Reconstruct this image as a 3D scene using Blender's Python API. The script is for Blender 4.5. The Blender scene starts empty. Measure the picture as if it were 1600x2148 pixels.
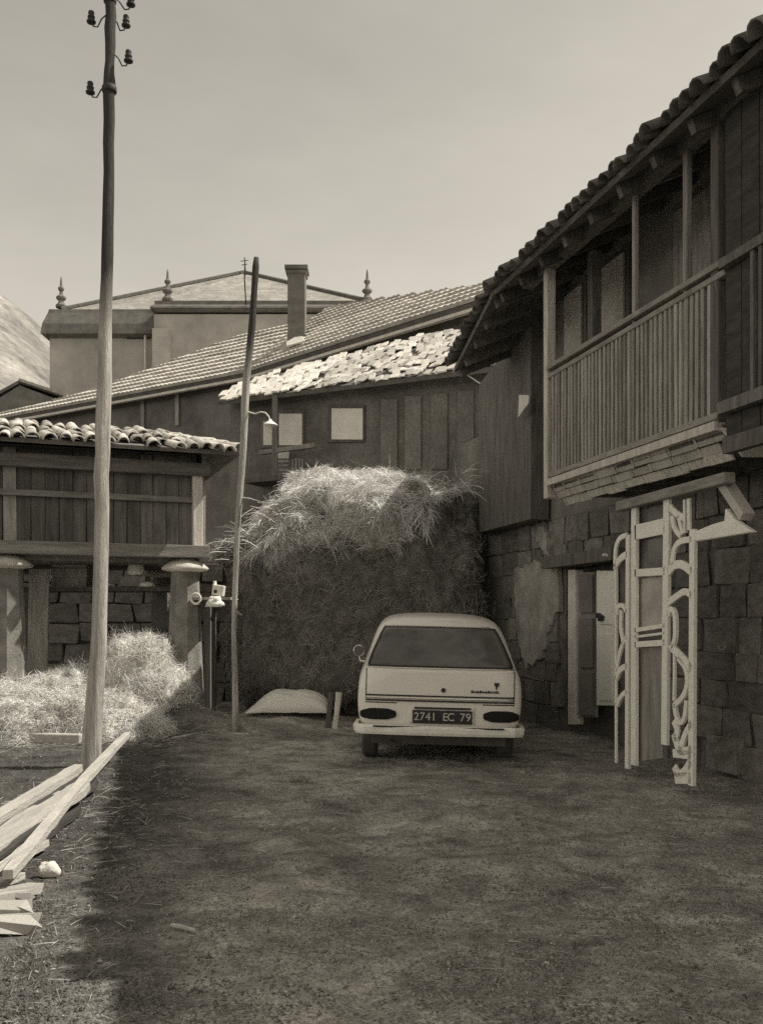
import bpy, bmesh, math, random
import numpy as np
from mathutils import Vector, Matrix, noise
from mathutils.bvhtree import BVHTree
R = random.Random(7)
NP = np.random.RandomState(5)
SC = bpy.context.scene
COL = SC.collection
rad = math.radians

# ------------------------------------------------------------------ camera, sky, sun, exposure
CZ, FPX, CXP, HYP = 1.4, 2000.0, 800.0, 1300.0      # camera height, focal length and horizon in photo pixels (1600 x 2148)
cd = bpy.data.cameras.new('camera'); cam = bpy.data.objects.new('camera', cd); COL.objects.link(cam)
cam.location = (0, 0, CZ); cam.rotation_euler = (rad(90), 0, 0)
cd.sensor_fit = 'AUTO'; cd.sensor_width = 36.0
cd.lens = 36.0 * FPX / 2148.0
cd.shift_y = (HYP - 1074.0) / 2148.0
cd.clip_start = 0.1; cd.clip_end = 3000
SC.camera = cam

SUN_DIR = Vector((0.61, 0.06, 0.78)).normalized()
elev = math.asin(SUN_DIR.z); azim = math.atan2(SUN_DIR.x, SUN_DIR.y)
w = bpy.data.worlds.new('World'); SC.world = w; w.use_nodes = True
nt = w.node_tree; nt.nodes.clear()
sky = nt.nodes.new('ShaderNodeTexSky'); sky.sky_type = 'NISHITA'; sky.sun_disc = False
sky.sun_elevation = elev; sky.sun_rotation = azim
sky.air_density = 1.0; sky.dust_density = 0.8; sky.ozone_density = 1.0
bw = nt.nodes.new('ShaderNodeRGBToBW'); nt.links.new(sky.outputs[0], bw.inputs[0])   # an old sepia print: the sky has no blue
tint = nt.nodes.new('ShaderNodeMix'); tint.data_type = 'RGBA'; tint.blend_type = 'MULTIPLY'; tint.inputs[0].default_value = 1
tint.inputs[7].default_value = (1.0, 0.935, 0.82, 1)
nt.links.new(bw.outputs[0], tint.inputs[6])
# thin high cloud
tc = nt.nodes.new('ShaderNodeTexCoord'); mp = nt.nodes.new('ShaderNodeMapping'); mp.inputs['Scale'].default_value = (2.2, 2.2, 6.5)
ns = nt.nodes.new('ShaderNodeTexNoise'); ns.inputs['Scale'].default_value = 2.3; ns.inputs['Detail'].default_value = 8; ns.inputs['Roughness'].default_value = 0.62
mr = nt.nodes.new('ShaderNodeMapRange'); mr.inputs[1].default_value = 0.25; mr.inputs[2].default_value = 0.75; mr.inputs[3].default_value = 0.94; mr.inputs[4].default_value = 1.06
nt.links.new(tc.outputs['Generated'], mp.inputs[0]); nt.links.new(mp.outputs[0], ns.inputs['Vector']); nt.links.new(ns.outputs[0], mr.inputs[0])
mul = nt.nodes.new('ShaderNodeMix'); mul.data_type = 'RGBA'; mul.blend_type = 'MULTIPLY'; mul.inputs[0].default_value = 1
nt.links.new(tint.outputs[2], mul.inputs[6]); nt.links.new(mr.outputs[0], mul.inputs[7])
bg = nt.nodes.new('ShaderNodeBackground'); bg.inputs[1].default_value = 0.15
out = nt.nodes.new('ShaderNodeOutputWorld')
nt.links.new(mul.outputs[2], bg.inputs[0]); nt.links.new(bg.outputs[0], out.inputs[0])

sd = bpy.data.lights.new('sun', 'SUN'); sun = bpy.data.objects.new('sun', sd); COL.objects.link(sun)
sd.energy = 3.0; sd.angle = rad(0.5); sd.color = (1.0, 0.96, 0.88)
sun.rotation_euler = (-SUN_DIR).to_track_quat('-Z', 'Y').to_euler(); sun.location = (20, 10, 30)

SC.cycles.sample_clamp_indirect = 4.0
SC.cycles.use_denoising = False      # keep the fine grain of the samples, like the grain of an old print
SC.view_settings.view_transform = 'Standard'; SC.view_settings.look = 'None'
SC.view_settings.gamma = 1; SC.view_settings.use_curve_mapping = False
SC.view_settings.exposure = 0.66

# ------------------------------------------------------------------ helpers
def P(px, py, Y): return Vector(((px - CXP) / FPX * Y, Y, CZ + (HYP - py) / FPX * Y))
def ray(px, py): return Vector(((px - CXP) / FPX, 1.0, (HYP - py) / FPX))
CAM = Vector((0, 0, CZ))
def ray_plane(px, py, o, n):
    d = ray(px, py); return CAM + d * ((o - CAM).dot(n) / d.dot(n))

def g(v, t=1.0):
    """sepia grey: a neutral print tone, a little warm"""
    return (min(v, .95), min(v * (1 - .055 * t), .95), min(v * (1 - .15 * t), .95), 1)

def mat(name, v, var=.25, scale=5., rough=.85, bump=.25, bscale=45., stretch=(1, 1, 1), spec=.25, objvar=0., coat=0., metal=0., dist=.02, v2=None, fine=.22, fscale=70., ztop=None, dim_lit=False, mid=0.):
    m = bpy.data.materials.new(name); m.use_nodes = True
    t = m.node_tree; b = t.nodes['Principled BSDF']
    b.inputs['Roughness'].default_value = rough; b.inputs['Specular IOR Level'].default_value = spec
    b.inputs['Coat Weight'].default_value = coat; b.inputs['Metallic'].default_value = metal
    c = t.nodes.new('ShaderNodeTexCoord'); oi = t.nodes.new('ShaderNodeObjectInfo')
    sc = t.nodes.new('ShaderNodeVectorMath'); sc.operation = 'SCALE'; sc.inputs[3].default_value = 37.
    cv = t.nodes.new('ShaderNodeCombineXYZ')
    for i in range(3): t.links.new(oi.outputs['Random'], cv.inputs[i])
    t.links.new(cv.outputs[0], sc.inputs[0])
    mpn = t.nodes.new('ShaderNodeMapping'); mpn.inputs['Scale'].default_value = stretch
    t.links.new(c.outputs['Object'], mpn.inputs[0])
    ad = t.nodes.new('ShaderNodeVectorMath'); ad.operation = 'ADD'
    t.links.new(mpn.outputs[0], ad.inputs[0]); t.links.new(sc.outputs[0], ad.inputs[1])
    n1 = t.nodes.new('ShaderNodeTexNoise'); n1.inputs['Scale'].default_value = scale; n1.inputs['Detail'].default_value = 9; n1.inputs['Roughness'].default_value = .65
    t.links.new(ad.outputs[0], n1.inputs['Vector'])
    rp = t.nodes.new('ShaderNodeValToRGB')
    rp.color_ramp.elements[0].position = .3; rp.color_ramp.elements[1].position = .7
    rp.color_ramp.elements[0].color = g(v * (1 - var)); rp.color_ramp.elements[1].color = g((v2 if v2 else v * (1 + var)))
    t.links.new(n1.outputs[0], rp.inputs[0])
    col = rp.outputs[0]
    if objvar:
        r2 = t.nodes.new('ShaderNodeMapRange'); r2.inputs[3].default_value = 1 - objvar; r2.inputs[4].default_value = 1 + objvar
        t.links.new(oi.outputs['Random'], r2.inputs[0])
        mx = t.nodes.new('ShaderNodeMix'); mx.data_type = 'RGBA'; mx.blend_type = 'MULTIPLY'; mx.inputs[0].default_value = 1
        t.links.new(col, mx.inputs[6]); t.links.new(r2.outputs[0], mx.inputs[7]); col = mx.outputs[2]
    if fine:
        nf = t.nodes.new('ShaderNodeTexNoise'); nf.inputs['Scale'].default_value = fscale; nf.inputs['Detail'].default_value = 4; nf.inputs['Roughness'].default_value = .7
        t.links.new(ad.outputs[0], nf.inputs['Vector'])
        rf = t.nodes.new('ShaderNodeMapRange'); rf.inputs[1].default_value = .3; rf.inputs[2].default_value = .7; rf.inputs[3].default_value = 1 - fine; rf.inputs[4].default_value = 1 + fine
        t.links.new(nf.outputs[0], rf.inputs[0])
        mf = t.nodes.new('ShaderNodeMix'); mf.data_type = 'RGBA'; mf.blend_type = 'MULTIPLY'; mf.inputs[0].default_value = 1
        t.links.new(col, mf.inputs[6]); t.links.new(rf.outputs[0], mf.inputs[7]); col = mf.outputs[2]
    if mid:
        nm = t.nodes.new('ShaderNodeTexNoise'); nm.inputs['Scale'].default_value = 3.6; nm.inputs['Detail'].default_value = 7; nm.inputs['Roughness'].default_value = .72; nm.inputs['Distortion'].default_value = .6
        t.links.new(ad.outputs[0], nm.inputs['Vector'])
        rmd = t.nodes.new('ShaderNodeMapRange'); rmd.inputs[1].default_value = .36; rmd.inputs[2].default_value = .64; rmd.inputs[3].default_value = 1 - mid; rmd.inputs[4].default_value = 1 + mid
        t.links.new(nm.outputs[0], rmd.inputs[0])
        mmd = t.nodes.new('ShaderNodeMix'); mmd.data_type = 'RGBA'; mmd.blend_type = 'MULTIPLY'; mmd.inputs[0].default_value = 1
        t.links.new(col, mmd.inputs[6]); t.links.new(rmd.outputs[0], mmd.inputs[7]); col = mmd.outputs[2]
    if dim_lit:                                        # ground darkened at the left to hide the sunlit strip, uneven edge
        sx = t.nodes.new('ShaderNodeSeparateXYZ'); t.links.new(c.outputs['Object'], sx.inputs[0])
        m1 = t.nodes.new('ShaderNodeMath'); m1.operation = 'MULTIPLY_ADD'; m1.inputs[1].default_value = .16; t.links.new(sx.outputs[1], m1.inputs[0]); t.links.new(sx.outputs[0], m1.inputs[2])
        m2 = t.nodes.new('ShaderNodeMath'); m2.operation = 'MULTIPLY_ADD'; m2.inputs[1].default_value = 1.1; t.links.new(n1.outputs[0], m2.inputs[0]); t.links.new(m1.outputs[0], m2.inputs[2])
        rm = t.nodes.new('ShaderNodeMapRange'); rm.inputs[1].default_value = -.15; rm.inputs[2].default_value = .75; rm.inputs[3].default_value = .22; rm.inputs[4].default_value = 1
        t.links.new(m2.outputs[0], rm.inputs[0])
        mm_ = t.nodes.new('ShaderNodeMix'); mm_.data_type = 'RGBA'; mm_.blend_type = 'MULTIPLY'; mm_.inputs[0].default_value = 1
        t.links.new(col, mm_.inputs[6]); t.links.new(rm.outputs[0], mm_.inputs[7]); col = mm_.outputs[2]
    if ztop:                                       # upper pole darkened: its backlit silhouette put into the colour
        sx = t.nodes.new('ShaderNodeSeparateXYZ'); t.links.new(c.outputs['Object'], sx.inputs[0])
        ma = t.nodes.new('ShaderNodeMath'); ma.operation = 'MULTIPLY_ADD'; ma.inputs[1].default_value = .8; t.links.new(n1.outputs[0], ma.inputs[0]); t.links.new(sx.outputs[2], ma.inputs[2])
        rz_ = t.nodes.new('ShaderNodeMapRange'); rz_.inputs[1].default_value = ztop[0]; rz_.inputs[2].default_value = ztop[1]; rz_.inputs[3].default_value = 1; rz_.inputs[4].default_value = .13
        t.links.new(ma.outputs[0], rz_.inputs[0])
        mz = t.nodes.new('ShaderNodeMix'); mz.data_type = 'RGBA'; mz.blend_type = 'MULTIPLY'; mz.inputs[0].default_value = 1
        t.links.new(col, mz.inputs[6]); t.links.new(rz_.outputs[0], mz.inputs[7]); col = mz.outputs[2]
    t.links.new(col, b.inputs['Base Color'])
    if bump:
        n2 = t.nodes.new('ShaderNodeTexNoise'); n2.inputs['Scale'].default_value = bscale; n2.inputs['Detail'].default_value = 6
        t.links.new(ad.outputs[0], n2.inputs['Vector'])
        bp = t.nodes.new('ShaderNodeBump'); bp.inputs['Strength'].default_value = bump; bp.inputs['Distance'].default_value = dist
        t.links.new(n2.outputs[0], bp.inputs['Height']); t.links.new(bp.outputs[0], b.inputs['Normal'])
    return m

M = dict(
    earth=mat('earth', .37, .40, .8, .95, .9, 26, (1, 1, 1), dist=.03, fine=.5, fscale=60, dim_lit=True, mid=.45),
    tyre=mat('dusty_tyre', .10, .3, 8, .85, .1, 30),
    hay_pale=mat('hay_pale', 0.62, .6, 6, .95, .8, 40, dist=.05),
    straw_shade=mat('straw_shade', 0.36, .5, 3, .9, 0, 1),  # dark straw tone holding the shade of the haystack's front
    stone=mat('stone', 0.22, .4, 3.5, .9, .6, 30, objvar=.3),
    mortar=mat('mortar', 0.17, .4, 4, .95, .5, 40),
    stone_pale=mat('stone_pale', 0.58, .25, 5, .9, .4, 40, objvar=.15),
    plaster=mat('plaster', 0.24, .35, 1.3, .92, .3, 30),
    plaster_pale=mat('plaster_pale', 0.5, .3, 2.2, .92, .3, 30),
    church=mat('church_stone', 0.44, .3, .5, .9, .2, 8),
    wood_dark=mat('wood_dark', 0.15, .4, 3, .85, .5, 18, (6, 6, .7), objvar=.3),
    wood_beam=mat('wood_beam', 0.3, .4, 3, .85, .5, 14, (3, 3, 3), objvar=.2),
    wood_x=mat('wood_along_x', 0.2, .4, 3, .85, .5, 18, (.6, 6, 6), objvar=.2),
    wood_y=mat('wood_along_y', .34, .35, 3, .85, .5, 18, (6, .6, 6), objvar=.2),
    wood_black=mat('wood_near_black', .07, .4, 3, .9, .5, 18, (6, .6, 6)),  # near-black boards; between the ground planks it stands for shade
    wood_grey=mat('wood_grey', 0.36, .35, 3, .85, .5, 18, (6, 6, .8), objvar=.2),
    wood_post=mat('wood_post', 0.62, .3, 3, .85, .5, 18, (6, 6, .6), objvar=.1),
    wood_pale=mat('wood_pale', 0.48, .22, 5, .8, .5, 24, (5, .5, 5), objvar=.12),
    pole=mat('pole_wood', 0.46, .45, 4, .85, .8, 30, (5, 5, .35), ztop=(4.5, 5.1)),
    white=mat('white_paint', 0.93, .08, 9, .55, .12, 60, spec=.4),
    white_old=mat('white_old', 0.76, .2, 5, .7, .2, 40),
    car=mat('car_paint', 0.9, .03, 2, .32, 0, 1, spec=.5, coat=.4, fine=0),
    glass=mat('dark_glass', 0.12, .5, 4, .16, 0, 1, spec=.45, fine=0),
    black=mat('black_rubber', 0.05, .3, 8, .75, .1, 30),
    lamp_dark=mat('tail_lamp', .02, .3, 30, .6, .2, 120, spec=.15, fine=0),
    chrome=mat('chrome', .75, .06, 6, .22, 0, 1, metal=.75, fine=0),
    plate_ink=mat('plate_ink', .62, .1, 20, .6, 0, 1, fine=0),
    iron=mat('dark_iron', .05, .3, 10, .6, .2, 40),
    tile=mat('roof_tile', 0.5, .35, 7, .9, .4, 50, objvar=.38),
    tile_dark=mat('roof_tile_dark', 0.16, .35, 7, .9, .4, 50, objvar=.3),
    slate=mat('slate_tile', 0.66, .25, 9, .85, .4, 50, objvar=.33),
    course=mat('tile_course', 0.55, .3, 3, .9, .3, 30, objvar=.12),
    deck=mat('roof_deck', 0.17, .3, 6, .9, .3, 30),
    hay=mat('hay', 0.19, .5, 7, .95, .8, 40, dist=.05),  # dark hay tone holding the shade of the haystack's body
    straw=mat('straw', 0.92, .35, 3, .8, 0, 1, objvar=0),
    straw_dull=mat('straw_dull', 0.42, .4, 3, .85, 0, 1),
    grit=mat('grit', 0.36, .5, 2, .95, 0, 1),
    pane=mat('curtained_pane', 0.82, .12, 3, .5, 0, 1),
    sunpatch=mat('sunpatch', 0.93, .1, 6, .8, .5, 14, (1, 4, 9)),
    hill=mat('hillside', 0.23, .55, .05, .95, .4, .4, fine=.4, fscale=.35),
    dark_stone=mat('dark_stone', 0.18, .3, 3, .9, .3, 20),
    plaster_dark=mat('plaster_dark', .19, .4, 1.1, .92, .4, 24, fine=.3, fscale=24),
    lit_wall_pale=mat('lit_wall_pale', .36, .45, 2.5, .92, .4, 26, fine=.3),
    church_tile=mat('church_tile', .30, .3, .8, .9, .3, 6, fine=.35, fscale=5),
    grass=mat('grass', 0.22, .5, 3, .9, 0, 1),
    weed=mat('weed', 0.2, .4, 6, .8, 0, 1),
)

class MB:
    def __init__(s): s.v = []; s.f = []
    def add(s, vs, fs):
        b = len(s.v); s.v += [tuple(x) for x in vs]; s.f += [tuple(i + b for i in f) for f in fs]; return s
    def box(s, c, size, rot=None):
        c = Vector(c); h = Vector(size) / 2
        vs = [Vector((x * h.x, y * h.y, z * h.z)) for x in (-1, 1) for y in (-1, 1) for z in (-1, 1)]
        if rot is not None: vs = [rot @ q for q in vs]
        return s.add([q + c for q in vs], [(0, 1, 3, 2), (4, 6, 7, 5), (0, 4, 5, 1), (2, 3, 7, 6), (0, 2, 6, 4), (1, 5, 7, 3)])
    def bar(s, a, b, wd, ht, up=(0, 0, 1)):
        a = Vector(a); b = Vector(b); d = b - a; L = d.length
        if L < 1e-6: return s
        x = d / L; up = Vector(up); y = up.cross(x)
        if y.length < 1e-4: y = Vector((1, 0, 0)).cross(x) if abs(x.x) < .9 else Vector((0, 1, 0)).cross(x)
        y.normalize(); z = x.cross(y)
        return s.box((a + b) / 2, (L, wd, ht), Matrix((x, y, z)).transposed())
    def tube(s, pts, rr, n=8, cap=True):
        pts = [Vector(p) for p in pts]; m = len(pts)
        if not hasattr(rr, '__len__'): rr = [rr] * m
        rings = []; prev = None
        for i, p in enumerate(pts):
            d = (pts[min(i + 1, m - 1)] - pts[max(i - 1, 0)]).normalized()
            ref = prev if prev is not None else (Vector((0, 0, 1)) if abs(d.z) < .9 else Vector((1, 0, 0)))
            x = (ref - d * ref.dot(d)).normalized(); prev = x; y = d.cross(x)
            rings.append([p + (x * math.cos(2 * math.pi * k / n) + y * math.sin(2 * math.pi * k / n)) * rr[i] for k in range(n)])
        vs = [q for r in rings for q in r]; fs = []
        for i in range(m - 1):
            for k in range(n):
                k2 = (k + 1) % n; fs.append((i * n + k, i * n + k2, (i + 1) * n + k2, (i + 1) * n + k))
        if cap: fs.append(tuple(range(n - 1, -1, -1))); fs.append(tuple((m - 1) * n + k for k in range(n)))
        return s.add(vs, fs)
    def lathe(s, prof, c=(0, 0, 0), n=12, ax=Matrix.Identity(3)):
        c = Vector(c); vs = []; fs = []; m = len(prof)
        for r, z in prof:
            for k in range(n):
                a = 2 * math.pi * k / n; vs.append(c + ax @ Vector((r * math.cos(a), r * math.sin(a), z)))
        for i in range(m - 1):
            for k in range(n):
                k2 = (k + 1) % n; fs.append((i * n + k, i * n + k2, (i + 1) * n + k2, (i + 1) * n + k))
        fs.append(tuple(range(n - 1, -1, -1))); fs.append(tuple((m - 1) * n + k for k in range(n)))
        return s.add(vs, fs)
    def prism(s, poly, off):
        """poly: list of points, off: thickness vector"""
        n = len(poly); poly = [Vector(p) for p in poly]; off = Vector(off)
        vs = poly + [p + off for p in poly]
        fs = [tuple(range(n)), tuple(range(2 * n - 1, n - 1, -1))] + [(i, i + n, (i + 1) % n + n, (i + 1) % n) for i in range(n)]
        return s.add(vs, fs)

ROOTM = {}
def mesh_of(name, mb, m, inv=None, smooth=False):
    me = bpy.data.meshes.new(name)
    vs = mb.v if inv is None else [tuple(inv @ Vector(q)) for q in mb.v]
    me.from_pydata(vs, [], mb.f); me.materials.append(m)
    bm = bmesh.new(); bm.from_mesh(me); bmesh.ops.recalc_face_normals(bm, faces=bm.faces[:]); bm.to_mesh(me); bm.free()
    if smooth: me.polygons.foreach_set('use_smooth', [True] * len(me.polygons))
    me.update(); return me
def thing(name, label, cat, loc=(0, 0, 0), rz=0., group=None, rot=None):
    o = bpy.data.objects.new(name, None); COL.objects.link(o)
    mx = Matrix.Translation(Vector(loc)) @ (rot if rot is not None else Matrix.Rotation(rz, 4, 'Z'))
    o.matrix_basis = mx; o.empty_display_size = .2
    o['label'] = label; o['category'] = cat
    if group: o['group'] = group
    ROOTM[o.name] = mx
    return o
def part(name, mb, m, parent, local=False, smooth=False, bevel=0., label=None, kind=None):
    """a mesh part of a thing (or of a part whose own transform is identity); points in world space unless local"""
    inv = None if local else ROOTM[parent.name].inverted()
    o = bpy.data.objects.new(name, mesh_of(name, mb, m, inv, smooth)); COL.objects.link(o); o.parent = parent
    ROOTM[o.name] = ROOTM[parent.name]
    if bevel:
        b = o.modifiers.new('bevel', 'BEVEL'); b.width = bevel; b.segments = 2; b.limit_method = 'ANGLE'
    if label: o['label'] = label
    if kind: o['kind'] = kind
    return o
def piece(name, me, mx, parent, world=True, label=None):
    o = bpy.data.objects.new(name, me); COL.objects.link(o)
    o.parent = parent
    o.matrix_basis = (ROOTM[parent.name].inverted() @ mx) if world else mx
    return o
def single(name, mb, m, label, cat, loc, smooth=False, bevel=0., group=None):
    """a thing that is one mesh, points in world space, origin at loc"""
    mx = Matrix.Translation(Vector(loc))
    o = bpy.data.objects.new(name, mesh_of(name, mb, m, mx.inverted(), smooth)); COL.objects.link(o); o.matrix_basis = mx
    ROOTM[o.name] = mx; o['label'] = label; o['category'] = cat
    if group: o['group'] = group
    if bevel:
        b = o.modifiers.new('bevel', 'BEVEL'); b.width = bevel; b.segments = 2; b.limit_method = 'ANGLE'
    return o
def raw(name, V, F, m, parent=None, kind=None, label=None, cat=None, smooth=False):
    """numpy mesh of quads or triangles, world space"""
    me = bpy.data.meshes.new(name); V = np.asarray(V, np.float32); F = np.asarray(F, np.int32)
    if parent is not None:
        mi = np.array(ROOTM[parent.name].inverted()); V = V @ mi[:3, :3].T + mi[:3, 3]
    k = F.shape[1]; me.vertices.add(len(V)); me.vertices.foreach_set('co', V.astype(np.float32).ravel())
    me.loops.add(F.size); me.loops.foreach_set('vertex_index', F.ravel())
    me.polygons.add(len(F)); me.polygons.foreach_set('loop_start', np.arange(0, F.size, k)); me.polygons.foreach_set('loop_total', np.full(len(F), k))
    if smooth: me.polygons.foreach_set('use_smooth', np.ones(len(F), bool))
    me.materials.append(m); me.update(calc_edges=True); me.validate()
    o = bpy.data.objects.new(name, me); COL.objects.link(o)
    if parent is not None: o.parent = parent; ROOTM[o.name] = ROOTM[parent.name]
    if kind: o['kind'] = kind
    if label: o['label'] = label
    if cat: o['category'] = cat
    return o
def frame(x, y, z, o): 
    m = Matrix((x, y, z)).transposed().to_4x4(); m.translation = o; return m
def rough_box(name, m, seed, amt=.12):
    """unit block with uneven corners, shared by many pieces"""
    r = random.Random(seed); bm = bmesh.new(); bmesh.ops.create_cube(bm, size=1)
    for q in bm.verts: q.co += Vector((r.uniform(-amt, amt), r.uniform(-amt, amt), r.uniform(-amt, amt))) * .5
    bmesh.ops.bevel(bm, geom=bm.edges[:], offset=.035, segments=1, affect='EDGES', clamp_overlap=True)
    me = bpy.data.meshes.new(name); bm.to_mesh(me); bm.free(); me.materials.append(m); return me
def barrel_tile(name, m, L=.46, r=.105, th=.016, taper=.82, n=6):
    """half-round clay tile: long axis y, crown up z, lower end at y=0"""
    mb = MB(); ring = []
    for (y, rr) in ((0, r), (L, r * taper)):
        for q in (rr, rr - th):
            for k in range(n + 1):
                a = math.pi * k / n; ring.append((q * math.cos(a), y, q * math.sin(a)))
    k = n + 1; f = []
    for i in range(n):
        f += [(i, i + 1, 2 * k + i + 1, 2 * k + i), (k + i + 1, k + i, 3 * k + i, 3 * k + i + 1), (i + 1, i, k + i, k + i + 1), (2 * k + i, 2 * k + i + 1, 3 * k + i + 1, 3 * k + i)]
    f += [(0, 2 * k, 3 * k, k), (n, k + n, 3 * k + n, 2 * k + n)]
    mb.add(ring, f); return mesh_of(name, mb, m, smooth=True)

def straws(N, pos, direc, L, wd, droop=.25):
    """N bent flat stalks: pos (N,3), direc (N,3) unit, L (N,)"""
    d = direc / np.linalg.norm(direc, axis=1, keepdims=True)
    rnd = NP.normal(size=(N, 3)); s = np.cross(d, rnd); s /= np.linalg.norm(s, axis=1, keepdims=True) + 1e-9
    mid = pos + d * (L[:, None] * .5); end = pos + d * L[:, None]; end[:, 2] -= L * droop * NP.uniform(.2, 1, N)
    wv = s * (wd * NP.uniform(.6, 1.3, N))[:, None]
    V = np.stack([pos - wv, pos + wv, mid - wv, mid + wv, end - wv * .4, end + wv * .4], 1).reshape(-1, 3)
    b = (np.arange(N) * 6)[:, None]
    F = np.concatenate([b + np.array([[0, 1, 3, 2]]), b + np.array([[2, 3, 5, 4]])])
    return V, F

# ------------------------------------------------------------------ ground, hill
def gz(x, y):
    z = .022 * noise.noise(Vector((x * 1.1, y * 1.4, 0))) + .014 * noise.noise(Vector((x * 3.1, y * 4.2, 3))) + .008 * noise.noise(Vector((x * 9, y * 12, 7)))
    z *= min(1, max(0, (40 - y) / 20))
    z += .30 * math.exp(-((x + 2.55) / .75) ** 2 - ((y - 12.0) / .5) ** 2)          # earth bank beside the hay
    z += .10 * math.exp(-((x + 3.6) / 1.4) ** 2 - ((y - 11.6) / 1.1) ** 2)
    z += .17 * math.exp(-((x + 1.35) / .72) ** 2 - ((y - 13.1) / .8) ** 2)
    z -= .035 * math.exp(-((x - 1.35) / .22) ** 2) * (1 if y < 9 else 0) + .03 * math.exp(-((x + .1) / .25) ** 2) * max(0, min(1, (9.5 - y) / 2))
    return z
def graded(a, b, s, lo, hi):
    v = list(np.arange(a, b, s)); q = s; x = a
    left = []
    while x > lo: q *= 1.45; x -= q; left.append(x)
    q = s; x = v[-1]; right = []
    while x < hi: q *= 1.45; x += q; right.append(x)
    return left[::-1] + v + right
xs = graded(-6, 5, .055, -700, 700); ys = graded(2.2, 14, .055, -300, 900)
V = [(x, y, gz(x, y)) for y in ys for x in xs]; nx = len(xs)
I = np.arange(len(ys) * nx).reshape(len(ys), nx)
F = np.stack([I[:-1, :-1], I[:-1, 1:], I[1:, 1:], I[1:, :-1]], -1).reshape(-1, 4)
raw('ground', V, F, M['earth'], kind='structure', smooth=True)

# loose grit, straw litter and weeds on the yard
N = 9000
yy = 2.9 + 11 * NP.uniform(0, 1, N) ** 1.6; xx = NP.uniform(-.48, .46, N) * yy * 1.05
rr = .0025 + .015 * NP.uniform(0, 1, N) ** 9
base = np.array([(1, 0, 0), (-.5, .87, 0), (-.5, -.87, 0), (0, 0, 1.1), (0, 0, -.5)])
tri = np.array([(0, 1, 3), (1, 2, 3), (2, 0, 3), (1, 0, 4), (2, 1, 4), (0, 2, 4)])
zz = np.array([gz(a, b) for a, b in zip(xx, yy)])
jit = base[None] * NP.uniform(.6, 1.4, (N, 5, 3)) * rr[:, None, None]
jit[:, :, 2] *= .55
V = (jit + np.stack([xx, yy, zz + rr * .2], 1)[:, None]).reshape(-1, 3)
F = (tri[None] + (np.arange(N) * 5)[:, None, None]).reshape(-1, 3)
raw('gravel', V, F, M['grit'], kind='stuff', label='loose grit and small stones scattered over the earth yard')
N = 42000
yy = 2.9 + 9 * NP.uniform(0, 1, N) ** 1.7; xx = NP.uniform(-.48, .46, N) * yy * 1.05
rr = NP.uniform(.003, .010, N) * (1 + (NP.uniform(0, 1, N) > .97))
zz = np.array([gz(a, b) for a, b in zip(xx, yy)])
jit = base[None] * NP.uniform(.5, 1.5, (N, 5, 3)) * rr[:, None, None]; jit[:, :, 2] *= .7
V = (jit + np.stack([xx, yy, zz], 1)[:, None]).reshape(-1, 3)
F = (tri[None] + (np.arange(N) * 5)[:, None, None]).reshape(-1, 3)
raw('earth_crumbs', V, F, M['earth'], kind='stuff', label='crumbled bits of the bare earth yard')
N = 2600
yy = 3.0 + 10 * NP.uniform(0, 1, N) ** 1.5; xx = NP.uniform(-.46, .42, N) * yy
zz = np.array([gz(a, b) for a, b in zip(xx, yy)]) + .006
d = NP.normal(size=(N, 3)); d[:, 2] = np.abs(d[:, 2]) * .12
V, F = straws(N, np.stack([xx, yy, zz], 1), d, NP.uniform(.02, .11, N), .0016, .05)
N2 = 3500
q_ = np.array([(-3.6, 10.6, .9, .25), (-2.6, 11.2, .35, .4), (-1.2, 13.3, .9, .25), (-2.3, 6.6, .5, 1.2), (-1.9, 12.6, .4, .5)])[NP.randint(0, 5, N2)]
x2 = q_[:, 0] + NP.normal(0, 1, N2) * q_[:, 2]; y2 = q_[:, 1] + NP.normal(0, 1, N2) * q_[:, 3]
z2 = np.array([gz(a, b) for a, b in zip(x2, y2)]) + .006
d2 = NP.normal(size=(N2, 3)); d2[:, 2] = np.abs(d2[:, 2]) * .15
V2, F2 = straws(N2, np.stack([x2, y2, z2], 1), d2, NP.uniform(.04, .16, N2), .002, .05)
F = np.concatenate([F, F2 + len(V)]); V = np.concatenate([V, V2])
raw('straw_litter', V, F, M['straw_dull'], kind='stuff', label='short bits of straw littering the earth yard')
N = 5000
cx_ = np.repeat(np.array([-1.45, -1.2, -1.38, -.9, -1.75, -1.85, .4, 1.2, -.4, -2.3, -2.2, 1.5, -.7, 3.05, 2.9, 2.72, 2.5, 2.05, 1.9, -1.5, -2.0]), 200); cy_ = np.repeat(np.array([3.6, 3.45, 3.9, 3.5, 4.7, 5.4, 6.0, 5.2, 7.2, 6.0, 7.3, 7.2, 8.2, 8.55, 9.1, 9.7, 10.3, 12.4, 13.0, 12.6, 12.5]), 200)
N = len(cx_)
px_ = cx_ + NP.normal(0, .09, N); py_ = cy_ + NP.normal(0, .07, N)
zz = np.array([gz(a, b) for a, b in zip(px_, py_)])
d = NP.normal(size=(N, 3)) * .7; d[:, 2] = 1
V, F = straws(N, np.stack([px_, py_, zz], 1), d, NP.uniform(.015, .05, N), .0016, .25)
raw('weeds', V, F, M['weed'], kind='stuff', label='small low tufts of weeds growing out of the yard earth')

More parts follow.
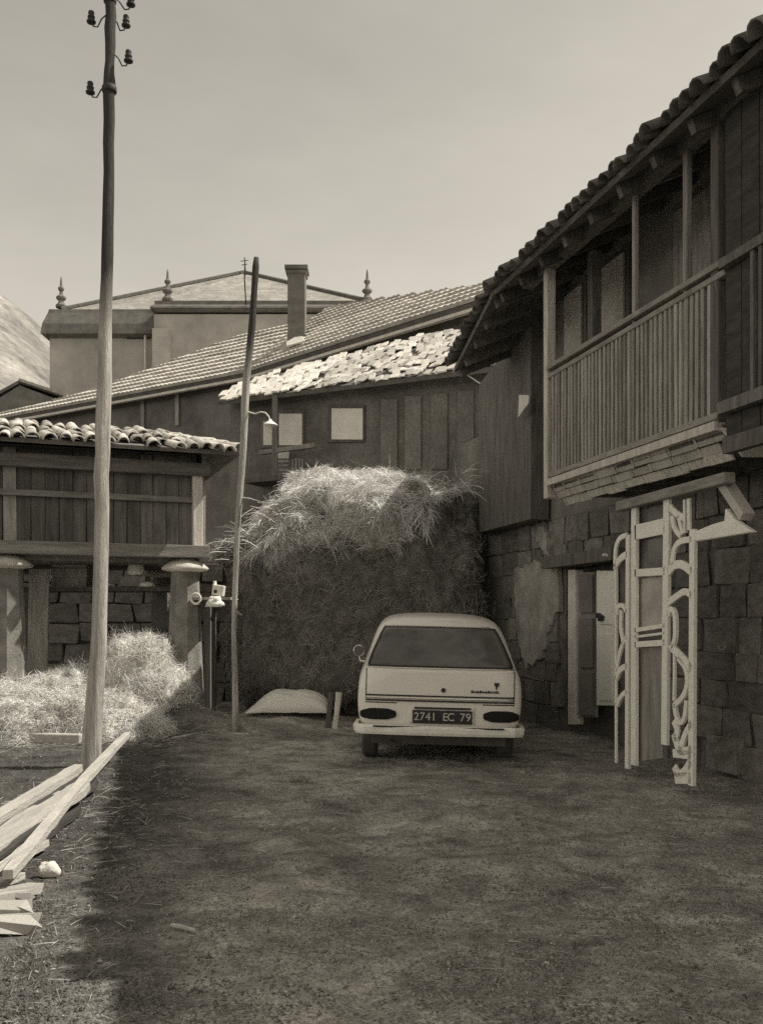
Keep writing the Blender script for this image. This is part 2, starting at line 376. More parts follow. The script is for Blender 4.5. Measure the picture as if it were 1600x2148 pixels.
# short trodden grass and stubble in uneven patches
N = 70000
yy = 2.9 + 10 * NP.uniform(0, 1, N) ** 1.6; xx = NP.uniform(-.48, .46, N) * yy * 1.05
pt = np.array([noise.noise(Vector((a * 1.3, b * 2.2, 11))) + .6 * noise.noise(Vector((a * 4.5, b * 7, 4))) for a, b in zip(xx, yy)])
kp = (pt > .02) & ~((np.abs(xx - .55) < .9) & (yy > 8.9))
xx, yy, pt = xx[kp], yy[kp], pt[kp]; N = len(xx)
zz = np.array([gz(a, b) for a, b in zip(xx, yy)])
d = NP.normal(size=(N, 3)); d[:, 2] = np.abs(d[:, 2]) * .8 + .2
V, F = straws(N, np.stack([xx, yy, zz], 1), d, NP.uniform(.008, .032, N), .0016, .3)
raw('grass', V, F, M['grass'], kind='stuff', label='short trodden grass and stubble in patches over the yard')

# hillside far to the left
V = []; F = []
prof = [(-900, 215), (-600, 150), (-300, 118), (-160, 96), (-100, 88), (-78, 76), (-62, 60), (-30, 42), (60, 30), (300, 26)]
nxh = 90; nyh = 14
def hz(x):
    for (a, za), (b, zb) in zip(prof, prof[1:]):
        if a <= x <= b: return za + (zb - za) * (x - a) / (b - a)
    return 20
for j in range(nyh):
    for i in range(nxh):
        x = -500 + 700 * i / (nxh - 1); t = j / (nyh - 1); y = 130 + 190 * t
        V.append((x, y, hz(x * 250 / y * .78) * 1.5 * t ** .8 - 2 + 3.5 * t * noise.noise(Vector((x / 22, y / 30, 0))) + 1.2 * t * noise.noise(Vector((x / 6, y / 8, 4)))))
I = np.arange(nyh * nxh).reshape(nyh, nxh)
F = np.stack([I[:-1, :-1], I[:-1, 1:], I[1:, 1:], I[1:, :-1]], -1).reshape(-1, 4)
raw('hill', V, F, M['hill'], kind='structure', smooth=True)

# ------------------------------------------------------------------ church far behind
t = thing('church', 'large stone church with hipped roof and pinnacles behind the long tiled roof', 'church', P(330, 1300, 45))
zc = P(0, 650, 45).z; zc2 = P(0, 632, 44).z
xa, xb, xc = P(105, 0, 45).x, P(325, 0, 45).x, P(790, 0, 45).x
part('wall', MB().box(((xa + xb) / 2, 48, zc / 2 - .6), (xb - xa, 6, zc - 1.2)), M['church'], t, label='lower wall of the choir')
part('wall', MB().box(((xb + xc) / 2 + .2, 50, zc2 / 2 - .3), (xc - xb, 12, zc2 - .6)), M['church'], t, label='taller wall of the nave')
# deep flared cornices
def cornice(x0, x1, y0, y1, zt, h, o):
    mb = MB(); prof_ = [(0, -h), (o, -h + .12), (o * .85, -h * .55), (o * .35, -.18), (.1, 0)]
    rings = [[(x0 - q, y0 - q, zt + z), (x1 + q, y0 - q, zt + z), (x1 + q, y1 + q, zt + z), (x0 - q, y1 + q, zt + z)] for q, z in prof_]
    vs = [p for r_ in rings for p in r_]; fs = []
    for i in range(len(rings) - 1):
        for k in range(4): fs.append((i * 4 + k, i * 4 + (k + 1) % 4, i * 4 + 4 + (k + 1) % 4, i * 4 + 4 + k))
    fs.append((0, 1, 2, 3)); fs.append(tuple(len(vs) - 4 + k for k in range(4)))
    return mb.add(vs, fs)
part('cornice', cornice(xa + .1, xb, 45, 51, zc, 1.35, .40), M['dark_stone'], t)
part('cornice', cornice(xb + .35, xc + .1, 44, 56, zc2, .5, .28), M['dark_stone'], t)
ap = P(512, 573, 50); ap2 = P(542, 580, 50)
def roof_tri(pts): return MB().add(pts, [tuple(range(len(pts)))])
A_, B_ = P(130, 651, 45), P(340, 628, 45); C_ = P(770, 633, 44.2)
mb = MB()
mb.add([A_, (B_.x, 45.0, zc + .02), ap, (A_.x, 52, zc)], [(0, 1, 2), (3, 0, 2)])
mb.add([(B_.x - .2, 44.2, zc2), C_, ap2, ap], [(0, 1, 2, 3)])
mb.add([C_, (C_.x, 56, zc2), ap2], [(0, 1, 2)]); mb.add([(A_.x, 52, zc), (C_.x, 56, zc2), ap2, ap], [(0, 1, 2, 3)])
part('roof', mb, M['church_tile'], t)
mb = MB()
for q0, q1 in ((A_, ap), (ap2, C_), (ap, ap2)): mb.tube([q0 + Vector((0, 0, .05)), q1 + Vector((0, 0, .05))], .11, 6)
part('ridge_tiles', mb, M['tile_dark'], t)
fp = [(.28, 0), (.30, .1), (.2, .18), (.13, .32), (.26, .42), (.27, .5), (.12, .6), (.08, .75), (.16, .85), (.17, .92), (.07, 1.02), (.05, 1.3), (.02, 1.45)]
for px, py, Y in ((129, 646, 45.3), (352, 632, 44.3), (770, 632, 44.3)):
    o_ = P(px, py, Y); part('finial', MB().lathe([(r_ * .9, z_ * 1.02) for r_, z_ in fp], o_, 8), M['dark_stone'], t)
mb = MB()
w0 = P(300, 0, 44.9).x
part('pilaster', MB().box((P(340, 0, 44).x, 43.95, zc2 / 2 - .6), (.8, .3, zc2 - 1.4)), M['church'], t)
part('window', MB().box((P(292, 0, 45).x, 44.96, P(0, 705, 45).z), (1.1, .14, .28)), M['iron'], t)
part('drainpipe', MB().tube([P(305, 700, 44.8), P(305, 830, 44.8)], .06, 6), M['white_old'], t)

# small television aerial on the church ridge
single('aerial', MB().tube([P(516, 580, 49.8), P(513, 540, 49.8)], .03, 5).tube([P(505, 548, 49.8), P(521, 546, 49.8)], .02, 5).tube([P(507, 556, 49.8), P(519, 554, 49.8)], .02, 5),
       M['iron'], 'thin metal aerial standing on the church roof ridge', 'aerial', P(516, 580, 49.8))

# ------------------------------------------------------------------ long tiled building (in front of the church)
t = thing('long_house', 'long building with a pale rippled tile roof and brick chimney before the church', 'house', P(510, 1300, 25))
E1, EK, E0 = P(1080, 601, 18.6), P(510, 782, 25), P(-40, 884, 31.2)
ZE = 7.87; E1.z = EK.z = E0.z = ZE
upper_edge = [(-40, 872), (0, 868), (130, 838), (210, 815), (250, 800), (350, 763), (430, 733), (510, 703), (580, 680), (640, 658), (700, 646), (780, 632), (900, 614), (1030, 597), (1090, 588)]
def up_y(px):
    for (a, ya), (b, yb) in zip(upper_edge, upper_edge[1:]):
        if a <= px <= b: return ya + (yb - ya) * (px - a) / (b - a)
    return upper_edge[-1][1]
PITCH = rad(38)
roof_pts = []
for (a, b, pa, pb) in ((E1, EK, 1080, 510), (EK, E0, 510, -40)):
    u = (b - a); LEN = u.length; u.normalize(); nh = Vector((u.y, -u.x, 0)); nh = nh if nh.y > 0 else -nh
    v = nh * math.cos(PITCH) + Vector((0, 0, math.sin(PITCH))); n = Vector((v.x, v.y, 0)).normalized() * -math.sin(PITCH) + Vector((0, 0, math.cos(PITCH)))
    # upper outline in roof-plane coordinates
    prof_ = sorted([((q - a).dot(u), (q - a).dot(v)) for q in (ray_plane(px, up_y(px), a, n) for px in np.linspace(pa, pb, 60))])
    ss = np.array([q[0] for q in prof_]); tt = np.array([q[1] for q in prof_])
    STEP = .085; cols = int(LEN / STEP) + 1; CH = .30
    tmax = tt.max(); rows = int(tmax / CH) + 1
    for k in range(rows):
        mb = MB()
        for i in range(cols):
            s0, s1 = i * STEP, (i + 1) * STEP; top = float(np.interp((s0 + s1) / 2, ss, tt))
            t0, t1 = k * CH, min((k + 1) * CH + .03, top)
            if t1 - t0 < .04: continue
            h0, h1 = (.026, .0) if i % 2 else (.0, .026)
            wob = .012 * noise.noise(Vector((i * .15, k * .9, 2))) + .02 * max(0, noise.noise(Vector((i * .9, k * 3.1, 7))) - .25) + .03 * noise.noise(Vector((i * .02, k * .1, 1)))
            q = [a + u * s0 + v * (t0 - .01) + n * (.085 + h0 + wob), a + u * s1 + v * (t0 - .01) + n * (.085 + h1 + wob), a + u * s1 + v * t1 + n * (.012 + h1 + wob), a + u * s0 + v * t1 + n * (.012 + h0 + wob)]
            lo = [a + u * s0 + v * (t0 - .01) + n * .0, a + u * s1 + v * (t0 - .01) + n * .0]
            mb.add(q + lo, [(0, 1, 2, 3), (0, 4, 5, 1)])
        if mb.f: part('tile_course', mb, M['course'], t)
    # deck under the tiles, eaves board, wall below
    pts = [a + u * s_ + v * t_ for s_, t_ in ((0, 0), (LEN, 0))] + [a + u * s_ + v * t_ for s_, t_ in reversed(list(zip(ss, tt))) if 0 <= s_ <= LEN]
    pts = [p_ - n * .015 for p_ in pts]
    part('roof', MB().prism(pts, -n * .10), M['deck'], t)
    part('eaves_board', MB().bar(a + v * .04 - n * .17, b + v * .04 - n * .17, .12, .10), M['white_old'], t)
    wa, wb = a + nh * .55, b + nh * .55
    wl = MB().prism([Vector((wa.x, wa.y, -.2)), Vector((wb.x, wb.y, -.2)), Vector((wb.x, wb.y, ZE + .25)), Vector((wa.x, wa.y, ZE + .25))], nh * .4)
    part('wall', wl, M['plaster'] if a is E1 else M['plaster_dark'], t)
    roof_pts.append((a, u, v, n, nh, LEN))
# pale posts on the dark end wall
a, u, v, n, nh, LEN = roof_pts[1]
for px in (300, 372):
    q = ray_plane(px, 850, a + nh * .5, nh); part('wall_post', MB().bar((q.x, q.y, 6.9), (q.x, q.y, ZE + .1), .1, .1), M['wood_grey'], t)
# chimney
a, u, v, n, nh, LEN = roof_pts[0]
cb = ray_plane(620, 722, a, n); Yc = cb.y; top = P(624, 556, Yc).z; wpx = 37 / FPX * Yc
ch = part('chimney', MB().box((cb.x + .02, Yc + wpx / 2, (cb.z + top) / 2 - .2), (wpx, wpx, top - cb.z + .4)), M['dark_stone'], t, bevel=.02)
part('chimney_cap', MB().box((cb.x + .02, Yc + wpx / 2, top - .06), (wpx * 1.3, wpx * 1.3, .10)).box((cb.x + .02, Yc + wpx / 2, top - .17), (wpx * 1.14, wpx * 1.14, .08)), M['dark_stone'], ch)
part('flashing', MB().prism([ray_plane(603, 728, a + n * .12, n), ray_plane(640, 718, a + n * .12, n), ray_plane(637, 708, a + n * .12, n), ray_plane(601, 712, a + n * .12, n)], n * .04), M['white_old'], t)

# small dark gable at far left
t = thing('shed', 'low shed with a dark tiled gable at the far left edge', 'shed', P(40, 1300, 36))
ga, gp, gb = P(-60, 858, 36), P(42, 803, 36), P(142, 836, 36)
lo = P(0, 905, 36).z
part('wall', MB().prism([Vector((ga.x + .2, 36, 0)), Vector((gb.x - .2, 36, 0)), gb + Vector((-.2, 0, -.1)), gp + Vector((0, 0, -.1)), ga + Vector((.2, 0, -.1))], (0, 3, 0)), M['dark_stone'], t)
part('roof', MB().prism([ga, gp, gp + Vector((0, 0, .12)), ga + Vector((0, 0, .12))], (0, 3.4, 0)).prism([gp + Vector((.001, 0, 0)), gb, gb + Vector((0, 0, .12)), gp + Vector((.001, 0, .12))], (0, 3.4, 0)), M['tile_dark'], t)
part('verge', MB().bar(gp + Vector((0, -.06, .1)), gb + Vector((0, -.06, .1)), .12, .1), M['tile'], t)

# ------------------------------------------------------------------ far house with slate roof and white windows
t = thing('far_house', 'old dark house with white slate roof and two pale windows behind the hay', 'house', P(700, 1300, 17.5))
fa, fb = P(1040, 770, 15.75), P(455, 838, 18.25); ZF = 5.60; fa.z = fb.z = ZF
u = (fb - fa); LEN = u.length; u.normalize(); nh = Vector((u.y, -u.x, 0)); nh = nh if nh.y > 0 else -nh
wo = fa + nh * .45
def FW(px, py, off=0.):
    return ray_plane(px, py, wo - nh * off, nh)
we = fb + nh * .45
part('wall', MB().prism([Vector((wo.x, wo.y, -.2)), Vector((we.x, we.y, -.2)), Vector((we.x, we.y, ZF + .15)), Vector((wo.x, wo.y, ZF + .15))], nh * .4), M['plaster_dark'], t)
# roof slope: lower edge = eave, upper edge drawn where it meets the long house
PF = rad(32)
v = nh * math.cos(PF) + Vector((0, 0, math.sin(PF))); n = nh * -math.sin(PF) + Vector((0, 0, math.cos(PF)))
ue = [(455, 828), (520, 803), (610, 774), (760, 738), (880, 706), (1000, 682), (1060, 668)]
prof_ = sorted([((q - fa).dot(u), (q - fa).dot(v)) for q in (ray_plane(px, np.interp(px, [e[0] for e in ue], [e[1] for e in ue]), fa, n) for px in range(450, 1064, 12))])
ss = np.array([q[0] for q in prof_]); tt = np.array([q[1] for q in prof_])
pts = [fa, fb] + [fa + u * s_ + v * t_ for s_, t_ in reversed(prof_) if 0 <= s_ <= LEN]
part('roof', MB().prism([p_ - n * .02 for p_ in pts], -n * .08), M['deck'], t)
slates = [rough_box('slate_piece', M['slate'], 40 + k, .35) for k in range(6)]
cands = []
SW = .15; CH = .17
for k in range(int(tt.max() / CH) + 1):
    for i in range(int(LEN / SW)):
        s_ = (i + .5 + .5 * (k % 2)) * SW + R.uniform(-.035, .035); t_ = (k + .5) * CH + R.uniform(-.035, .035)
        if t_ > np.interp(s_, ss, tt) - .02 or s_ > LEN: continue
        if R.random() < .20: continue
        cands.append((s_, t_, k))
cands.sort(key=lambda q: q[0])
for i, (s_, t_, k) in enumerate(cands[:300]):
    mx = frame(u, v, u.cross(v), fa + u * s_ + v * t_ + n * R.uniform(.01, .06)) @ Matrix.Rotation(R.uniform(-.35, .35), 4, 'Z') @ Matrix.Rotation(-.12 + R.uniform(-.12, .12), 4, 'X') @ Matrix.Rotation(R.uniform(-.14, .14), 4, 'Y')
    mx = mx @ Matrix.Diagonal((SW * R.uniform(.75, 1.15), CH * R.uniform(1.0, 1.4), .024, 1))
    piece('slate', slates[R.randrange(6)], mx, t)
mb = MB()
for (s_, t_, k) in cands[300:]:
    rot = Matrix((u, v, u.cross(v))).transposed() @ Matrix.Rotation(R.uniform(-.35, .35), 3, 'Z') @ Matrix.Rotation(-.12 + R.uniform(-.15, .15), 3, 'X')
    mb.box(fa + u * s_ + v * t_ + n * R.uniform(.01, .06), (SW * R.uniform(.75, 1.15), CH * R.uniform(1, 1.4), .03), rot)
if mb.f: part('slates', mb, M['slate'], t, kind='stuff')
# windows and gallery of the upper floor
def panel(px0, px1, py0, py1, off, th, dpx=0):
    return MB().prism([FW(px0, py0, off), FW(px1, py0 + dpx, off), FW(px1, py1 + dpx, off), FW(px0, py1, off)], -nh * th)
wf = part('window', panel(690, 767, 850, 928, .0, .04), M['wood_dark'], t)
part('pane', panel(696, 761, 857, 922, .045, .012), M['pane'], wf)
wf = part('window', panel(578, 640, 860, 942, .0, .04), M['wood_dark'], t)
part('pane', panel(586, 634, 868, 934, .045, .012), M['pane'], wf)
wf = part('window', panel(548, 575, 875, 940, .0, .04), M['wood_dark'], t, label='narrow pale window by the gallery post')
part('pane', panel(553, 571, 884, 934, .045, .012), M['white_old'], wf)
part('gallery_post', MB().bar(FW(577, 830, .5), FW(577, 1010, .5), .10, .10), M['wood_dark'], t)
part('gallery_rail', MB().bar(FW(545, 950, .5), FW(662, 934, .5), .08, .08), M['wood_beam'], t)
part('gallery_board', panel(583, 607, 944, 962, .12, .03), M['white_old'], t)
for py in (968, 977, 986, 996): part('slat', MB().bar(FW(583, py, .2), FW(606, py - 1, .2), .03, .05), M['wood_grey'], t)
for px in (614, 621, 628, 634): part('baluster', MB().bar(FW(px, 962, .3), FW(px, 996, .3), .03, .03), M['wood_grey'], t)
part('gallery_floor', MB().bar(FW(530, 1012, .3), FW(670, 1000, .3), .6, .1), M['wood_dark'], t)
part('drainpipe', MB().tube([FW(1022, 868, .12), FW(1010, 985, .12)], .055, 8), M['white_old'], t, smooth=True)
for k, px in enumerate((800, 850, 905, 960)):
    part('wall_board', panel(px, px + 34, 838 - 6 * k, 985, .01, .03), M['plaster_dark'], t)
pts = [FW(958, 772, .35), FW(985, 790, .3), FW(1012, 808, .28), FW(1026, 822, .26), FW(1036, 818, .25)]
part('cable', MB().tube(pts, .012, 5), M['white_old'], t)

# ------------------------------------------------------------------ right-hand house
XW, XB, XE = 5.3, 4.4, 4.1                      # wall line, balcony edge, eave line: x = X0 - 0.25 y
hd = Vector((-.25, 1, 0)).normalized(); hn = Vector((-hd.y, hd.x, 0)); hn = hn if hn.x < 0 else -hn
UPZ = Vector((0, 0, 1))
def H(X0, Y, z): return Vector((X0 - .25 * Y, Y, z))
def HP(px, py, X0):
    Y = X0 / ((px - CXP) / FPX + .25); return Vector((X0 - .25 * Y, Y, CZ + (HYP - py) / FPX * Y))
t = thing('balcony_house', 'big dark old house with a wooden balcony and jagged tiled eave on the right', 'house', H(XW, 9, 0))
HOUSE = t
def wallbox(Y0, Y1, z0, z1, X0=XW, th=.4):
    return MB().prism([H(X0, Y0, z0), H(X0, Y1, z0), H(X0, Y1, z1), H(X0, Y0, z1)], -hn * th)
D0, D1 = 10.62, 11.95                           # double door opening
G0, G1 = 8.0, 8.55                              # porch door opening
part('wall', wallbox(-4, D0, -.2, 2.7), M['mortar'], t)
part('wall', wallbox(D1, 16.5, -.2, 2.7), M['mortar'], t)
part('wall', wallbox(D0, D1, 2.05, 2.7), M['mortar'], t)
part('wall', wallbox(-4, 13.3, 2.7, 5.70), M['plaster'], t, label='plastered upper wall')
part('wall', wallbox(13.3, 16.5, 2.7, 4.3), M['plaster_dark'], t, label='lower wall at the far end')
part('wall', wallbox(D0 - .02, D1 + .02, -.1, 2.08, XW + .22, .15), M['deck'], t, label='dark panel added behind the double door to stop sun leaks')  # added back panel: keeps sunlight from leaking through the door gap
blocks = [rough_box('stone_block', M['stone'], 60 + k, .16) for k in range(6)]
z = -.05; cnt = 0
while z < 2.62:
    hgt = R.uniform(.24, .36); hgt = min(hgt, 2.68 - z); Y = 6.6 + R.uniform(0, .3)
    while Y < 14.6:
        L = R.uniform(.3, .62); Ym = Y + L / 2; zm = z + hgt / 2
        hit = any(Y < b_ and Y + L > a_ and zm < zt for a_, b_, zt in ((D0 - .05, D1 + .05, 2.1),))
        if not hit and hgt > .12 and cnt < 290:
            mx = frame(hd, UPZ, hn, H(XW, Ym, zm)) @ Matrix.Rotation(R.uniform(-.04, .04), 4, 'Z') @ Matrix.Diagonal((L * .97 / 1.03, hgt * .95, R.uniform(.04, .09), 1))
            piece('stone', blocks[R.randrange(6)], mx, t); cnt += 1
        Y += L * 1.03
    z += hgt
# lit area of the wall near the car, put in as pale patches
def ragged(pts, amt=.035, n=7):
    out_ = []
    for q0, q1 in zip(pts, pts[1:] + pts[:1]):
        for i_ in range(n):
            out_.append(q0.lerp(q1, i_ / n) + hd * R.uniform(-amt, amt) + UPZ * R.uniform(-amt, amt))
    return out_
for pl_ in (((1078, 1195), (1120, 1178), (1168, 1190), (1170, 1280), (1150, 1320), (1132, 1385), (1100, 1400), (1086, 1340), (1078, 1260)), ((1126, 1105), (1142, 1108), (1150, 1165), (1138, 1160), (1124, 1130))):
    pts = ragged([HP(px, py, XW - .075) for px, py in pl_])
    part('lit_wall_patch', MB().prism(pts, -hn * .06), M['lit_wall_pale'], t)
q = HP(1533, 1582, XW - .02)
piece('stone', blocks[2], frame(hd, UPZ, hn, q) @ Matrix.Diagonal((.46, .30, .22, 1)), t)

# double door: narrow pale jamb, dark leaf, white leaf with a black latch
part('door_frame', MB().prism([HP(1190, 1195, XW - .06), HP(1205, 1195, XW - .06), HP(1205, 1520, XW - .06), HP(1190, 1520, XW - .06)], -hn * .12), M['white_old'], t, bevel=.01)
dl = part('door', MB().prism([HP(1208, 1200, XW - .02), HP(1246, 1200, XW - .02), HP(1246, 1505, XW - .02), HP(1208, 1505, XW - .02)], -hn * .05), M['wood_grey'], t, label='grey plank door leaf')
for y0, y1 in ((1205, 1285), (1297, 1400), (1412, 1500)):
    part('door_panel', MB().prism([HP(1214, y0, XW - .055), HP(1241, y0, XW - .055), HP(1241, y1, XW - .055), HP(1214, y1, XW - .055)], -hn * .03), M['plaster'], dl)
dr = part('door', MB().prism([HP(1250, 1197, XW - .08), HP(1287, 1197, XW - .08), HP(1287, 1480, XW - .08), HP(1250, 1480, XW - .08)], -hn * .05), M['white'], t, label='white painted door leaf', bevel=.006)
part('latch', MB().bar(HP(1253, 1290, XW - .12), HP(1263, 1297, XW - .12), .05, .05).bar(HP(1257, 1290, XW - .12), HP(1257, 1303, XW - .12), .04, .04), M['iron'], dr)
for y0, y1 in ((1210, 1310), (1330, 1470)):
    part('door_panel', MB().prism([HP(1256, y0, XW - .095), HP(1282, y0, XW - .095), HP(1282, y1, XW - .095), HP(1256, y1, XW - .095)], -hn * .02), M['white'], dr, bevel=.006)
part('door_lintel', MB().bar(H(XW - .1, D0 - .25, 2.12), H(XW - .1, D1 + .25, 2.12), .25, .14), M['wood_dark'], t)
part('wall_hook', MB().tube([HP(1263, 1165, XW - .2), HP(1270, 1163, XW - .25), HP(1278, 1168, XW - .2)], .018, 6), M['white'], t)
# iron ring set in the wall
pts = [HP(1513, 1352, XW - .1) + hd * (.05 * math.cos(a_)) + UPZ * (.05 * math.sin(a_)) for a_ in np.linspace(math.pi, 2 * math.pi, 9)]
part('tether_ring', MB().tube(pts, .008, 5), M['wood_grey'], t)

# upper wall: pale shutters and posts behind the balcony
for Y0, Y1, mm in ((11.35, 11.95, 'plaster_pale'), (10.35, 11.0, 'plaster_pale'), (8.6, 9.5, 'wood_grey')):
    wn = part('window', MB().prism([H(XW - .03, Y0, 2.95), H(XW - .03, Y1, 2.95), H(XW - .03, Y1, 5.5), H(XW - .03, Y0, 5.5)], -hn * .05), M['wood_dark'], t)
    part('shutter', MB().prism([H(XW - .06, Y0 + .07, 3.0), H(XW - .06, Y1 - .07, 3.0), H(XW - .06, Y1 - .07, 5.42), H(XW - .06, Y0 + .07, 5.42)], -hn * .025), M[mm], wn)
# balcony floor, beams, posts, rail, balusters
BY0, BY1 = 7.28, 10.32
part('balcony_floor', MB().prism([H(XB + .02, BY0, 2.82), H(XB + .02, BY1, 2.82), H(XW, BY1, 2.82), H(XW, BY0, 2.82)], (0, 0, .07)), M['wood_dark'], t)
for Y in np.arange(BY0 + .2, BY1, .5):
    part('joist', MB().bar(H(XB + .2, Y, 2.75), H(XW, Y - .0, 2.75), .10, .13), M['wood_dark'], t)
part('fascia_beam', MB().bar(H(XB, BY0, 2.88), H(XB, BY1, 2.88), .10, .07), M['wood_post'], t)
part('bottom_rail', MB().bar(H(XB, BY0, 2.96), H(XB, BY1, 2.96), .05, .05), M['wood_y'], t)
part('handrail', MB().bar(H(XB, BY0 - .1, 4.10), H(XB, BY1, 4.12), .09, .05).bar(H(XB, BY0 - .1, 4.02), H(XB, BY1, 4.03), .06, .05), M['wood_y'], t, bevel=.008)
bal = MB().box((0, 0, 0), (.042, .034, 1.04)); bal_me = mesh_of('baluster', bal, M['wood_grey'])
nb = 39
for i in range(nb):
    Y = BY0 + .05 + (BY1 - BY0 - .15) * i / (nb - 1)
    piece('baluster', bal_me, frame(hd, -hn, UPZ, H(XB, Y + R.uniform(-.006, .006), 3.49)) @ Matrix.Rotation(R.uniform(-.008, .008), 4, 'X') @ Matrix.Rotation(R.uniform(-.1, .1), 4, 'Z'), t)
for px, wd, mm, yb in ((1152, .105, 'wood_post', 1012), (1332, .05, 'wood_grey', 900), (1441, .06, 'wood_grey', 880), (1508, .10, 'wood_dark', 880)):
    q = HP(px, 0, XB + .03); part('balcony_post', MB().bar((q.x, q.y, 2.72 if mm == 'wood_post' else 2.9), (q.x, q.y, 5.25), wd, wd, hn), M[mm], t, bevel=.012)
q = HP(1246, 0, XB + .5); part('balcony_post', MB().bar((q.x, q.y, 2.9), (q.x, q.y, 5.4), .11, .11, hn), M['wood_dark'], t)
# sloping skirt of three rows of pale tiles below the balcony
for row in range(3):
    i = 0; Y = BY0 + (.0, .14, .07)[row]
    while Y < BY1 - .15:
        L = R.uniform(.28, .40); L = min(L, BY1 - Y - .02)
        zt = 2.845 - row * .068; x0 = XB + .0 + row * .055
        a = H(x0 + .02, Y + .008, zt); b = H(x0 + .02, Y + L - .008, zt)
        dn = Vector((0, 0, -.066)) - hn * .048
        j = R.uniform(-.010, .016); dn = dn * R.uniform(.92, 1.2 if row == 2 else 1.04)
        mb = MB().prism([a + hn * j, b + hn * j, b + dn + hn * (.012 + j), a + dn + hn * (.012 + j)], -hn * .02)
        mb.prism([b - hd * .03 + hn * (.01 + j), b + hn * (.01 + j), b + dn + hn * (.024 + j), b - hd * .03 + dn + hn * (.024 + j)], -hn * .02)
        part('skirt_tile', mb, M['plaster_pale'] if row < 2 else M['wood_post'], t)
        Y += L
part('skirt_end', MB().prism([H(XB, BY0, 2.86), H(XB + .17, BY0, 2.64), H(XB + .4, BY0, 2.64), H(XB + .4, BY0, 2.86)], (0.0, -.03, 0)), M['white_old'], t)
# boarded gallery on the near side of the balcony
for i in range(22):
    Y = 7.18 - .2 * i
    part('board', MB().prism([H(XB - .02 + R.uniform(0, .02), Y - .19, 2.75), H(XB - .02 + R.uniform(0, .02), Y, 2.75), H(XB - .02, Y, 5.28), H(XB - .02, Y - .19, 5.28)], -hn * .03), M['wood_black'], t)
for zz_, hh, X0 in ((4.06, .07, XB - .06), (2.98, .09, XB - .07), (2.7, .12, XB - .03)):
    part('gallery_rail', MB().bar(H(X0, 2.8, zz_), H(X0, 7.15, zz_), .07, hh), M['wood_dark'], t)
for i in range(10):
    q = H(XB - .07, 6.95 - .09 * i, 3.5)
    if i > 1: part('gallery_slat', MB().bar((q.x, q.y, 3.03), (q.x, q.y, 4.02), .035, .03, hn), M['wood_dark'], t)
# diagonal pale brace under the gallery
part('brace', MB().bar(HP(1512, 1002, XB), HP(1566, 1084, XB), .07, .10, hn), M['plaster_pale'], t)
part('eave_plate', MB().bar(H(XB + .03, 2, 5.28), H(XB + .03, 11, 5.28), .12, .14), M['wood_dark'], t)

# roof: decking seen from below, rafters, first rows of tiles along the eave
ZEV = 5.19; RIS = .45; YN, YF = -4.0, 11.15  # unseen near end extended behind the camera to shade the foreground
inn = -hn                                        # into the house
sl = (inn + UPZ * RIS).normalized(); rn = hd.cross(sl); rn = rn if rn.z > 0 else -rn
def RF(Y, d, up=0.): return H(XE, Y, ZEV) + inn * d + UPZ * (RIS * d) + rn * up
part('roof', MB().prism([RF(YN, 0), RF(YF, 0), RF(YF, 6), RF(YN, 6)], rn * .05), M['deck'], t)
part('roof', MB().prism([RF(YN, 6), RF(YF, 6), RF(YF, 6) + inn * 5 - UPZ * 2.2, RF(YN, 6) + inn * 5 - UPZ * 2.2], rn * .05), M['deck'], t, label='rear roof slope')
for Y in np.arange(5.6, YF, .55):
    part('rafter', MB().bar(RF(Y, .05, -.06), RF(Y, 1.5, -.06), .07, .11, rn), M['wood_dark'], t)
tl = [barrel_tile('roof_tile_piece', M['tile_dark'], L=.48, r=.085 + .008 * k, taper=.8) for k in range(3)]
SP = .165
ny = int((YF - 4.2) / SP)
for i in range(ny):
    Y = 4.2 + i * SP + R.uniform(-.02, .02)
    for k in range(3):
        d0 = -.09 + k * .38 + R.uniform(-.05, .04)
        if k == 0 and R.random() < .2: d0 += R.uniform(-.07, .05)
        mx = frame(hd, sl, hd.cross(sl), RF(Y, d0, .05 + .012 * k + R.uniform(-.012, .018)))
        if hd.cross(sl).z < 0: mx = frame(-hd, sl, (-hd).cross(sl), RF(Y, d0, .05 + .012 * k + R.uniform(-.012, .018)))
        piece('roof_tile', tl[R.randrange(3)], mx @ Matrix.Rotation(R.uniform(-.09, .09), 4, 'Z') @ Matrix.Rotation(.05 + R.uniform(-.05, .05), 4, 'X'), t)
mb = MB()
for i in range(int((YF - YN) / .2)):
    Y = YN + .1 + i * .2
    for d0 in np.arange(1.1, 5.9, .4):
        mb.tube([RF(Y, d0, .06), RF(Y, d0 + .42, .05)], .08, 5, cap=False)
part('roof_tiles', mb, M['tile_dark'], t, kind='stuff')
